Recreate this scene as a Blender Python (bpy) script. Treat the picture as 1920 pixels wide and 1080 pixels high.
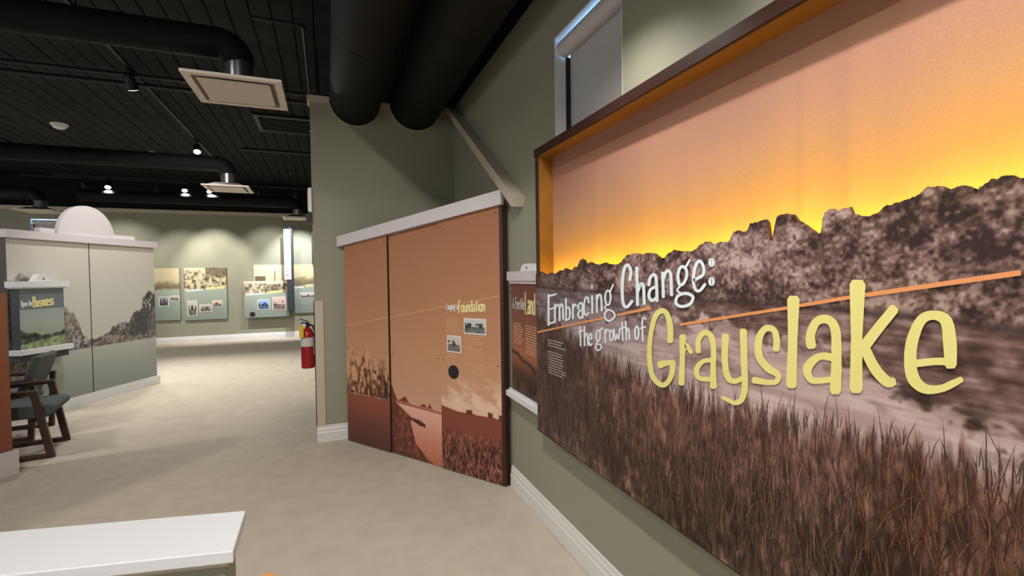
import bpy, bmesh, math, random
import numpy as np
from mathutils import Vector, Matrix

random.seed(7)
scene = bpy.context.scene
for o in list(bpy.data.objects):
    bpy.data.objects.remove(o)
col = scene.collection

# ------------------------------------------------------------------ camera
cam_data = bpy.data.cameras.new('camera')
cam = bpy.data.objects.new('camera', cam_data)
col.objects.link(cam)
cam_data.sensor_width = 36.0
cam_data.lens = 900.0 / 1920.0 * 36.0
cam_data.clip_start = 0.02
YAW, PITCH, ROLL = math.atan2(346, 900.0), -math.radians(1.39), 0.014
F = Vector((math.sin(YAW) * math.cos(PITCH), math.cos(YAW) * math.cos(PITCH), math.sin(PITCH)))
R = Vector((math.cos(YAW), -math.sin(YAW), 0))
U = R.cross(F)
R2 = math.cos(ROLL) * R - math.sin(ROLL) * U
U2 = math.sin(ROLL) * R + math.cos(ROLL) * U
m = Matrix((R2, U2, -F)).transposed().to_4x4()
m.translation = (0, 0, 1.5)
cam.matrix_world = m
scene.camera = cam

# ------------------------------------------------------------------ world and exposure
world = bpy.data.worlds.new('world')
scene.world = world
world.use_nodes = True
world.node_tree.nodes['Background'].inputs[0].default_value = (0.75, 0.86, 1.0, 1)
world.node_tree.nodes['Background'].inputs[1].default_value = 1.0
scene.view_settings.view_transform = 'Standard'
scene.view_settings.look = 'None'
scene.view_settings.exposure = 0.12
scene.view_settings.gamma = 1.0
scene.view_settings.use_curve_mapping = False

WARM = (1.0, 0.965, 0.905)
COOL = (0.93, 0.97, 1.0)


def area_light(name, loc, aim, sx, sy, power, color):
    d = bpy.data.lights.new(name, 'AREA')
    d.shape = 'RECTANGLE'
    d.size, d.size_y = sx, sy
    d.energy = power
    d.color = color
    o = bpy.data.objects.new(name, d)
    col.objects.link(o)
    o.location = loc
    o.rotation_euler = (Vector(aim) - Vector(loc)).to_track_quat('-Z', 'Y').to_euler()
    return o


# added soft fill lights behind and left of the viewer; no windows built there
area_light('rear_fill_light', (-2.4, -2.35, 1.75), (-2.4, 5, 1.45), 3.6, 1.7, 38, (0.98, 0.98, 1.0))
area_light('side_fill_light', (-7.85, 4.0, 1.9), (0, 4.6, 1.4), 4.2, 1.7, 48, (0.98, 0.98, 1.0))
area_light('far_side_fill_light', (-7.85, 10.6, 1.9), (0, 10.8, 1.4), 3.0, 1.7, 40, (0.97, 0.98, 1.0))

# ------------------------------------------------------------------ materials


def lin(c):
    c = np.asarray(c, float) / 255.0
    return np.where(c <= 0.04045, c / 12.92, ((c + 0.055) / 1.055) ** 2.4)


MATS = {}


def mat(name, rgb, rough=0.6, metal=0.0, var=0.0, scale=8.0, bump=0.0, bscale=60.0, emit=None, strength=0.0, spec=0.5, stretch=None):
    mt = bpy.data.materials.new(name)
    mt.use_nodes = True
    nt = mt.node_tree
    b = nt.nodes['Principled BSDF']
    c = list(lin(rgb)) + [1.0]
    b.inputs['Base Color'].default_value = c
    b.inputs['Roughness'].default_value = rough
    b.inputs['Metallic'].default_value = metal
    b.inputs['Specular IOR Level'].default_value = spec
    tc = nt.nodes.new('ShaderNodeTexCoord')
    src = tc.outputs['Object']
    if stretch:
        mp = nt.nodes.new('ShaderNodeMapping')
        mp.inputs['Scale'].default_value = stretch
        nt.links.new(src, mp.inputs['Vector'])
        src = mp.outputs['Vector']
    if var > 0:
        n = nt.nodes.new('ShaderNodeTexNoise')
        n.inputs['Scale'].default_value = scale
        n.inputs['Detail'].default_value = 6
        nt.links.new(src, n.inputs['Vector'])
        rp = nt.nodes.new('ShaderNodeValToRGB')
        rp.color_ramp.elements[0].position = 0.3
        rp.color_ramp.elements[1].position = 0.7
        lo = [max(0, v * (1 - var)) for v in c[:3]] + [1]
        hi = [min(1, v * (1 + var)) for v in c[:3]] + [1]
        rp.color_ramp.elements[0].color = lo
        rp.color_ramp.elements[1].color = hi
        nt.links.new(n.outputs['Fac'], rp.inputs['Fac'])
        nt.links.new(rp.outputs['Color'], b.inputs['Base Color'])
    if bump > 0:
        n2 = nt.nodes.new('ShaderNodeTexNoise')
        n2.inputs['Scale'].default_value = bscale
        n2.inputs['Detail'].default_value = 4
        nt.links.new(src, n2.inputs['Vector'])
        bp = nt.nodes.new('ShaderNodeBump')
        bp.inputs['Strength'].default_value = bump
        bp.inputs['Distance'].default_value = 0.01
        nt.links.new(n2.outputs['Fac'], bp.inputs['Height'])
        nt.links.new(bp.outputs['Normal'], b.inputs['Normal'])
    if emit is not None:
        b.inputs['Emission Color'].default_value = list(lin(emit)) + [1]
        b.inputs['Emission Strength'].default_value = strength
    MATS[name] = mt
    return mt


mat('green_wall', (152, 151, 131), 0.7, var=0.03, scale=3, bump=0.08, bscale=220)
mat('black_ceiling', (37, 36, 35), 0.85, var=0.35, scale=5, bump=0.2, bscale=40, spec=0.2)
mat('black_wall', (24, 25, 25), 0.9, var=0.2, scale=4, spec=0.15)
mat('black_duct', (19, 18, 17), 0.75, var=0.25, scale=6, spec=0.25)
mat('black_metal', (16, 16, 17), 0.5)
mat('galvanised', (150, 152, 152), 0.3, metal=0.9, var=0.1, scale=30)
mat('carpet', (198, 188, 171), 0.95, var=0.07, scale=7, bump=0.5, bscale=420, spec=0.1)
mat('white_trim', (226, 224, 222), 0.45)
mat('cap_white', (226, 227, 230), 0.4)
mat('beige_trim', (196, 184, 166), 0.5)
mat('fascia', (208, 202, 204), 0.5)
mat('diffuser', (222, 212, 198), 0.5)
mat('diffuser_core', (212, 201, 188), 0.55)
mat('diffuser_slot', (120, 108, 96), 0.6)
mat('dark_wood', (58, 33, 22), 0.4, var=0.3, scale=9, stretch=(1, 1, 0.12))
mat('frame_wood', (48, 24, 17), 0.4, var=0.25, scale=7, stretch=(0.15, 1, 1))
mat('chair_wood', (62, 40, 34), 0.4, var=0.25, scale=20, stretch=(0.3, 1, 1))
mat('chair_fabric', (88, 94, 92), 0.9, var=0.12, scale=160, bump=0.3, bscale=300, spec=0.1)
mat('sign_dark', (58, 60, 66), 0.5)
mat('sign_white', (225, 228, 246), 0.5)
mat('sign_ink', (92, 96, 120), 0.5)
mat('white_ink', (226, 238, 242), 0.5)
mat('yellow_ink', (232, 222, 136), 0.5)
mat('cream_ink', (236, 224, 160), 0.5)
mat('orange_ink', (226, 150, 92), 0.5)
mat('pale_orange_ink', (222, 176, 138), 0.5)
mat('black_ink', (28, 26, 27), 0.5)
mat('grey_ink', (170, 160, 158), 0.5)
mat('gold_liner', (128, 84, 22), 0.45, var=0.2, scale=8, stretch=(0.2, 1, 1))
mat('board_edge', (70, 46, 34), 0.5)
mat('blue_board_edge', (66, 70, 72), 0.5)
mat('red_paint', (150, 28, 32), 0.25)
mat('white_plastic', (232, 230, 226), 0.4)
mat('grey_label', (200, 196, 190), 0.5)
mat('yellow_tag', (222, 186, 30), 0.5)
mat('orange_wood', (236, 160, 84), 0.35, var=0.12, scale=12, stretch=(1, 1, 0.2))
mat('led', (255, 210, 60), 0.5, emit=(255, 214, 10), strength=32.0)
mat('lens', (255, 255, 255), 0.3, emit=(255, 248, 235), strength=6.0)
mat('daylight_pane', (200, 225, 255), 0.2, emit=(150, 206, 255), strength=10.0)
mat('photo_border', (226, 222, 214), 0.5)

# translucent blind cloth
bl = mat('blind', (196, 182, 168), 0.8)
nt = bl.node_tree
tr = nt.nodes.new('ShaderNodeBsdfTranslucent')
tr.inputs['Color'].default_value = (0.30, 0.24, 0.20, 1)
mx = nt.nodes.new('ShaderNodeMixShader')
mx.inputs[0].default_value = 0.3
nt.links.new(nt.nodes['Principled BSDF'].outputs[0], mx.inputs[1])
nt.links.new(tr.outputs[0], mx.inputs[2])
nt.links.new(mx.outputs[0], nt.nodes['Material Output'].inputs['Surface'])

# printed pictures: the print's own colours (plus painted glow and shade on the sky) are a colour attribute, fine paper grain is noise
pm = bpy.data.materials.new('print')
pm.use_nodes = True
nt = pm.node_tree
at = nt.nodes.new('ShaderNodeAttribute')
at.attribute_name = 'Col'
nz = nt.nodes.new('ShaderNodeTexNoise')
nz.inputs['Scale'].default_value = 260
nz.inputs['Detail'].default_value = 3
tcn = nt.nodes.new('ShaderNodeTexCoord')
nt.links.new(tcn.outputs['Object'], nz.inputs['Vector'])
mr = nt.nodes.new('ShaderNodeMapRange')
mr.inputs['From Min'].default_value = 0.3
mr.inputs['From Max'].default_value = 0.7
mr.inputs['To Min'].default_value = 0.93
mr.inputs['To Max'].default_value = 1.07
nt.links.new(nz.outputs['Fac'], mr.inputs['Value'])
ml = nt.nodes.new('ShaderNodeMix')
ml.data_type = 'RGBA'
ml.blend_type = 'MULTIPLY'
ml.inputs['Factor'].default_value = 1.0
nt.links.new(at.outputs['Color'], ml.inputs['A'])
nt.links.new(mr.outputs['Result'], ml.inputs['B'])
b = nt.nodes['Principled BSDF']
nt.links.new(ml.outputs['Result'], b.inputs['Base Color'])
b.inputs['Roughness'].default_value = 0.5
b.inputs['Specular IOR Level'].default_value = 0.3
MATS['print'] = pm

# ------------------------------------------------------------------ helpers


def tag(o, label=None, cat=None, group=None, kind=None):
    if label:
        o['label'] = label
    if cat:
        o['category'] = cat
    if group:
        o['group'] = group
    if kind:
        o['kind'] = kind
    return o


def empty(name, loc=(0, 0, 0), rz=0.0):
    o = bpy.data.objects.new(name, None)
    o.empty_display_size = 0.1
    col.objects.link(o)
    o.location = loc
    o.rotation_euler = (0, 0, rz)
    return o


class MB:
    def __init__(self):
        self.v, self.f = [], []

    def box(self, x0, x1, y0, y1, z0, z1):
        n = len(self.v)
        self.v += [(x0, y0, z0), (x1, y0, z0), (x1, y1, z0), (x0, y1, z0), (x0, y0, z1), (x1, y0, z1), (x1, y1, z1), (x0, y1, z1)]
        self.f += [tuple(n + i for i in q) for q in ((0, 3, 2, 1), (4, 5, 6, 7), (0, 1, 5, 4), (1, 2, 6, 5), (2, 3, 7, 6), (3, 0, 4, 7))]
        return self

    def prism(self, poly, fn0, fn1):
        """polygon of 2D points extruded between two placements"""
        n = len(self.v)
        k = len(poly)
        self.v += [fn0(*p) for p in poly] + [fn1(*p) for p in poly]
        self.f.append(tuple(range(n + k - 1, n - 1, -1)))
        self.f.append(tuple(range(n + k, n + 2 * k)))
        for i in range(k):
            j = (i + 1) % k
            self.f.append((n + i, n + j, n + k + j, n + k + i))
        return self

    def prism_y(self, poly, y0, y1):      # poly in x,z (seen from -y, counter-clockwise)
        return self.prism(poly, lambda a, b: (a, y1, b), lambda a, b: (a, y0, b))

    def prism_z(self, poly, z0, z1):
        return self.prism(poly, lambda a, b: (a, b, z0), lambda a, b: (a, b, z1))

    def prism_x(self, poly, x0, x1):      # poly in y,z
        return self.prism(poly, lambda a, b: (x0, a, b), lambda a, b: (x1, a, b))

    def tube(self, pts, r, n=16, caps=True):
        pts = [Vector(p) for p in pts]
        rs = r if hasattr(r, '__len__') else [r] * len(pts)
        base = len(self.v)
        up = None
        for i, p in enumerate(pts):
            t = (pts[min(i + 1, len(pts) - 1)] - pts[max(i - 1, 0)]).normalized()
            if up is None:
                up = Vector((0, 0, 1)) if abs(t.z) < 0.9 else Vector((1, 0, 0))
            a = t.cross(up).normalized()
            up = a.cross(t).normalized()
            for k in range(n):
                an = 2 * math.pi * k / n
                self.v.append(tuple(p + (a * math.cos(an) + up * math.sin(an)) * rs[i]))
        for i in range(len(pts) - 1):
            for k in range(n):
                k2 = (k + 1) % n
                self.f.append((base + i * n + k, base + i * n + k2, base + (i + 1) * n + k2, base + (i + 1) * n + k))
        if caps:
            self.f.append(tuple(base + k for k in range(n - 1, -1, -1)))
            self.f.append(tuple(base + (len(pts) - 1) * n + k for k in range(n)))
        return self

    def lathe(self, prof, cx=0, cy=0, n=24):
        """prof: list of (radius, z)"""
        base = len(self.v)
        for r, z in prof:
            for k in range(n):
                an = 2 * math.pi * k / n
                self.v.append((cx + r * math.cos(an), cy + r * math.sin(an), z))
        for i in range(len(prof) - 1):
            for k in range(n):
                k2 = (k + 1) % n
                self.f.append((base + i * n + k, base + i * n + k2, base + (i + 1) * n + k2, base + (i + 1) * n + k))
        self.f.append(tuple(base + k for k in range(n - 1, -1, -1)))
        self.f.append(tuple(base + (len(prof) - 1) * n + k for k in range(n)))
        return self

    def beam(self, p0, p1, w, h):
        """bar with a rectangular section: w across y, h in the plane of the bar"""
        p0, p1 = Vector(p0), Vector(p1)
        t = (p1 - p0).normalized()
        a = Vector((0, 1, 0))
        bb = t.cross(a).normalized()
        n = len(self.v)
        for p in (p0, p1):
            for sa, sb in ((-1, -1), (1, -1), (1, 1), (-1, 1)):
                self.v.append(tuple(p + a * sa * w / 2 + bb * sb * h / 2))
        self.f += [tuple(n + i for i in q) for q in ((0, 3, 2, 1), (4, 5, 6, 7), (0, 1, 5, 4), (1, 2, 6, 5), (2, 3, 7, 6), (3, 0, 4, 7))]
        return self

    def build(self, name, material, parent=None, smooth=False, bevel=0.0, fix=True):
        me = bpy.data.meshes.new(name)
        me.from_pydata(self.v, [], self.f)
        if fix:
            bm = bmesh.new()
            bm.from_mesh(me)
            bmesh.ops.recalc_face_normals(bm, faces=bm.faces)
            bm.to_mesh(me)
            bm.free()
        me.materials.append(MATS[material])
        if smooth:
            me.polygons.foreach_set('use_smooth', [True] * len(me.polygons))
            try:
                me.set_sharp_from_angle(angle=math.radians(40))
            except Exception:
                pass
        o = bpy.data.objects.new(name, me)
        col.objects.link(o)
        if parent is not None:
            o.parent = parent
        if bevel > 0:
            md = o.modifiers.new('bevel', 'BEVEL')
            md.width = bevel
            md.segments = 2
            md.limit_method = 'ANGLE'
        return o


def structure(o):
    o['kind'] = 'structure'
    return o


def copy_tree(o, parent=None):
    c = o.copy()
    col.objects.link(c)
    c.parent = parent
    for ch in o.children:
        copy_tree(ch, c)
    return c


# --- noise for the printed pictures
_rng = np.random.default_rng(3)
_T = _rng.random((256, 256))


def vnoise(x, y):
    ix, iy = np.floor(x).astype(int), np.floor(y).astype(int)
    fx, fy = x - ix, y - iy
    fx, fy = fx * fx * (3 - 2 * fx), fy * fy * (3 - 2 * fy)
    g = lambda a, b: _T[a % 256, b % 256]
    return (g(ix, iy) * (1 - fx) + g(ix + 1, iy) * fx) * (1 - fy) + (g(ix, iy + 1) * (1 - fx) + g(ix + 1, iy + 1) * fx) * fy


def fbm(x, y, o=4):
    s, a, t = 0, 0.5, 0
    for k in range(o):
        s = s + a * vnoise(x * 2 ** k + 17.3 * k, y * 2 ** k + 5.1 * k)
        t += a
        a *= 0.55
    return s / t


def lerp(a, b, t):
    t = np.clip(t, 0, 1)[..., None]
    return np.asarray(a, float) * (1 - t) + np.asarray(b, float) * t


def ramp(v, stops):
    """stops: [(pos, rgb)]"""
    xs = [s[0] for s in stops]
    return np.stack([np.interp(v, xs, [s[1][k] for s in stops]) for k in range(3)], -1)


def paint_mesh(name, P, C, parent, shape, extra=None):
    """grid mesh of points P (rows, cols, 3) with sRGB colours C, facing local -y"""
    rows, cols = shape
    me = bpy.data.meshes.new(name)
    nv = rows * cols
    idx = np.arange(nv).reshape(rows, cols)
    q = np.stack([idx[:-1, :-1], idx[:-1, 1:], idx[1:, 1:], idx[1:, :-1]], -1).reshape(-1, 4)
    me.vertices.add(nv)
    me.vertices.foreach_set('co', P.reshape(-1).astype(np.float32))
    me.loops.add(q.size)
    me.loops.foreach_set('vertex_index', q.reshape(-1).astype(np.int32))
    me.polygons.add(len(q))
    me.polygons.foreach_set('loop_start', np.arange(0, q.size, 4, dtype=np.int32))
    me.polygons.foreach_set('loop_total', np.full(len(q), 4, dtype=np.int32))
    me.update(calc_edges=True)
    ca = me.color_attributes.new('Col', 'FLOAT_COLOR', 'POINT')
    L = np.ones((nv, 4), np.float32)
    L[:, :3] = lin(np.clip(C, 0, 255)).reshape(-1, 3)
    ca.data.foreach_set('color', L.reshape(-1))
    me.materials.append(MATS['print'])
    o = bpy.data.objects.new(name, me)
    col.objects.link(o)
    o.parent = parent
    return o


def picture(name, x0, x1, z0, z1, y, nx, nz_, fn, parent, top=None):
    u = np.linspace(x0, x1, nx)
    uu, tt = np.meshgrid(u, np.linspace(0, 1, nz_))
    if top is None:
        zz = z0 + tt * (z1 - z0)
    else:
        zz = z0 + tt * (top(uu) - z0)
    P = np.stack([uu, np.full_like(uu, y), zz], -1)
    return paint_mesh(name, P, fn(uu, zz), parent, uu.shape)


def ribbons(name, strokes, y, material, parent, scale=1.0, ox=0.0, oz=0.0):
    """flat lettering: each stroke is a left and a right edge in x,z"""
    me = bpy.data.meshes.new(name)
    v, f = [], []
    for k, (l, r) in enumerate(strokes):
        yy = y - 0.00012 * (k % 4)
        n = len(v)
        cnt = len(l)
        for a, b_ in zip(l, r):
            v.append((ox + a[0] * scale, yy, oz + a[1] * scale))
            v.append((ox + b_[0] * scale, yy, oz + b_[1] * scale))
        for i in range(cnt - 1):
            f.append((n + 2 * i, n + 2 * i + 1, n + 2 * i + 3, n + 2 * i + 2))
    me.from_pydata(v, [], f)
    me.materials.append(MATS[material])
    o = bpy.data.objects.new(name, me)
    col.objects.link(o)
    o.parent = parent
    return o


def pairs(a, s=1e-4):
    return [(a[i] * s, a[i + 1] * s) for i in range(0, len(a), 2)]


# --- a small hand-drawn stroke alphabet (unit cap height)
def arc(cx, cz, rx, rz, a0, a1, n=9):
    return [(cx + rx * math.cos(math.radians(a0 + (a1 - a0) * k / n)), cz + rz * math.sin(math.radians(a0 + (a1 - a0) * k / n))) for k in range(n + 1)]


O_ = lambda w: [arc(w / 2, .31, w / 2, .31, 90, 450, 12)]
GLYPH = {
    'L': (.34, [[(.05, 1), (.04, .02), (.34, .02)]]),
    'F': (.36, [[(.06, -.06), (.05, 1), (.36, 1.0)], [(.05, .52), (.28, .54)]]),
    'A': (.42, [[(.0, 0), (.2, 1), (.42, 0)], [(.08, .36), (.34, .36)]]),
    'O': (.42, [arc(.21, .5, .19, .48, 90, 450, 14)]),
    'B': (.40, [[(.05, 0), (.05, 1)], [(.05, .98), (.3, .95), (.32, .6), (.06, .53)], [(.06, .53), (.38, .46), (.38, .06), (.05, .02)]]),
    'T': (.4, [[(.0, .98), (.4, .98)], [(.2, .98), (.2, 0)]]),
    'a': (.34, [[(.04, .5), (.1, .6), (.22, .6), (.29, .5), (.29, 0)], [(.29, .36), (.1, .32), (.02, .16), (.1, .02), (.28, .08)]]),
    'd': (.34, [[(.3, .95), (.3, 0)], [(.3, .5), (.18, .62), (.04, .5), (.02, .15), (.12, .0), (.3, .1)]]),
    'e': (.34, [[(.04, .3), (.31, .36), (.28, .55), (.17, .62), (.05, .5), (.03, .2), (.12, .02), (.24, .02), (.32, .12)]]),
    'f': (.26, [[(.28, .92), (.2, 1), (.12, .85), (.12, 0)], [(.0, .6), (.24, .62)]]),
    'g': (.34, [[(.26, .58), (.1, .58), (.05, .4), (.12, .22), (.26, .26), (.28, .45), (.26, .58)], [(.26, .58), (.36, .7)], [(.1, .2), (.06, .08), (.28, .02), (.3, -.16), (.14, -.28), (.02, -.14), (.1, .02)]]),
    'i': (.14, [[(.07, .6), (.07, 0)], [(.07, .86), (.07, .8)]]),
    'l': (.14, [[(.07, 1), (.07, 0)]]),
    'n': (.34, [[(.04, .6), (.04, 0)], [(.04, .42), (.14, .6), (.26, .58), (.3, .42), (.3, 0)]]),
    'o': (.32, O_(.3)),
    'p': (.34, [[(.04, .6), (.04, -.3)], [(.04, .5), (.16, .62), (.3, .5), (.31, .15), (.2, 0), (.04, .1)]]),
    'r': (.26, [[(.05, .6), (.05, 0)], [(.05, .4), (.14, .6), (.26, .54)]]),
    's': (.3, [[(.28, .5), (.18, .61), (.06, .52), (.08, .38), (.24, .26), (.28, .12), (.16, .0), (.02, .08)]]),
    't': (.26, [[(.13, .88), (.13, 0)], [(.0, .62), (.26, .64)]]),
    'u': (.34, [[(.04, .6), (.05, .14), (.14, .0), (.28, .14)], [(.3, .6), (.3, 0)]]),
    'y': (.34, [[(.04, .6), (.06, .2), (.16, .08), (.3, .2)], [(.32, .6), (.3, -.1), (.2, -.3), (.04, -.24)]]),
    'N': (.4, [[(.04, 0), (.04, 1), (.36, 0), (.36, 1)]]), 'E': (.36, [[(.34, 1), (.05, 1), (.05, 0), (.36, 0)], [(.05, .52), (.28, .52)]]),
    'R': (.4, [[(.05, 0), (.05, 1), (.32, .95), (.34, .58), (.06, .5)], [(.15, .5), (.38, 0)]]),
    'S': (.36, [[(.34, .85), (.2, 1), (.04, .82), (.1, .58), (.28, .44), (.34, .2), (.18, 0), (.02, .12)]]),
    ' ': (.2, []),
}


def word(text, x, z, h, w=0.11, xs=1.0, slope=0.0, gap=0.09):
    out = []
    cx = 0.0
    for ch in text:
        adv, strokes = GLYPH[ch]
        for s in strokes:
            pts = [np.array(((cx + px) * xs * h, pz * h + slope * (cx + px) * xs * h)) for px, pz in s]
            l, r = [], []
            for i, p in enumerate(pts):
                t = pts[min(i + 1, len(pts) - 1)] - pts[max(i - 1, 0)]
                t = t / (np.linalg.norm(t) + 1e-9)
                nn = np.array((-t[1], t[0])) * w * h / 2
                l.append((x + p[0] + nn[0], z + p[1] + nn[1]))
                r.append((x + p[0] - nn[0], z + p[1] - nn[1]))
            out.append((l, r))
        cx += adv + gap
    return out, x + cx * xs * h


def stuff(o):
    o['kind'] = 'stuff'
    return o


def text_lines(x0, x1, z_top, n, pitch, h, seed, slope=0.0, ragged=0.25):
    """unreadably small paragraph: short word-length bars, line by line"""
    rg = random.Random(seed)
    out = []
    for k in range(n):
        z = z_top - k * pitch
        x = x0
        end = x1 - (rg.random() * ragged * (x1 - x0))
        while x < end - 0.004:
            w = min(rg.uniform(0.008, 0.028), end - x)
            za, zb = z + slope * (x - x0), z + slope * (x + w - x0)
            out.append(([(x, za + h / 2), (x + w, zb + h / 2)], [(x, za - h / 2), (x + w, zb - h / 2)]))
            x += w + 0.005
    return out


def half_disc(cx, cz, r, n=24, flat=0.0):
    return [(cx + r * math.cos(math.pi * k / n), cz + r * math.sin(math.pi * k / n)) for k in range(n + 1)]

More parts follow.
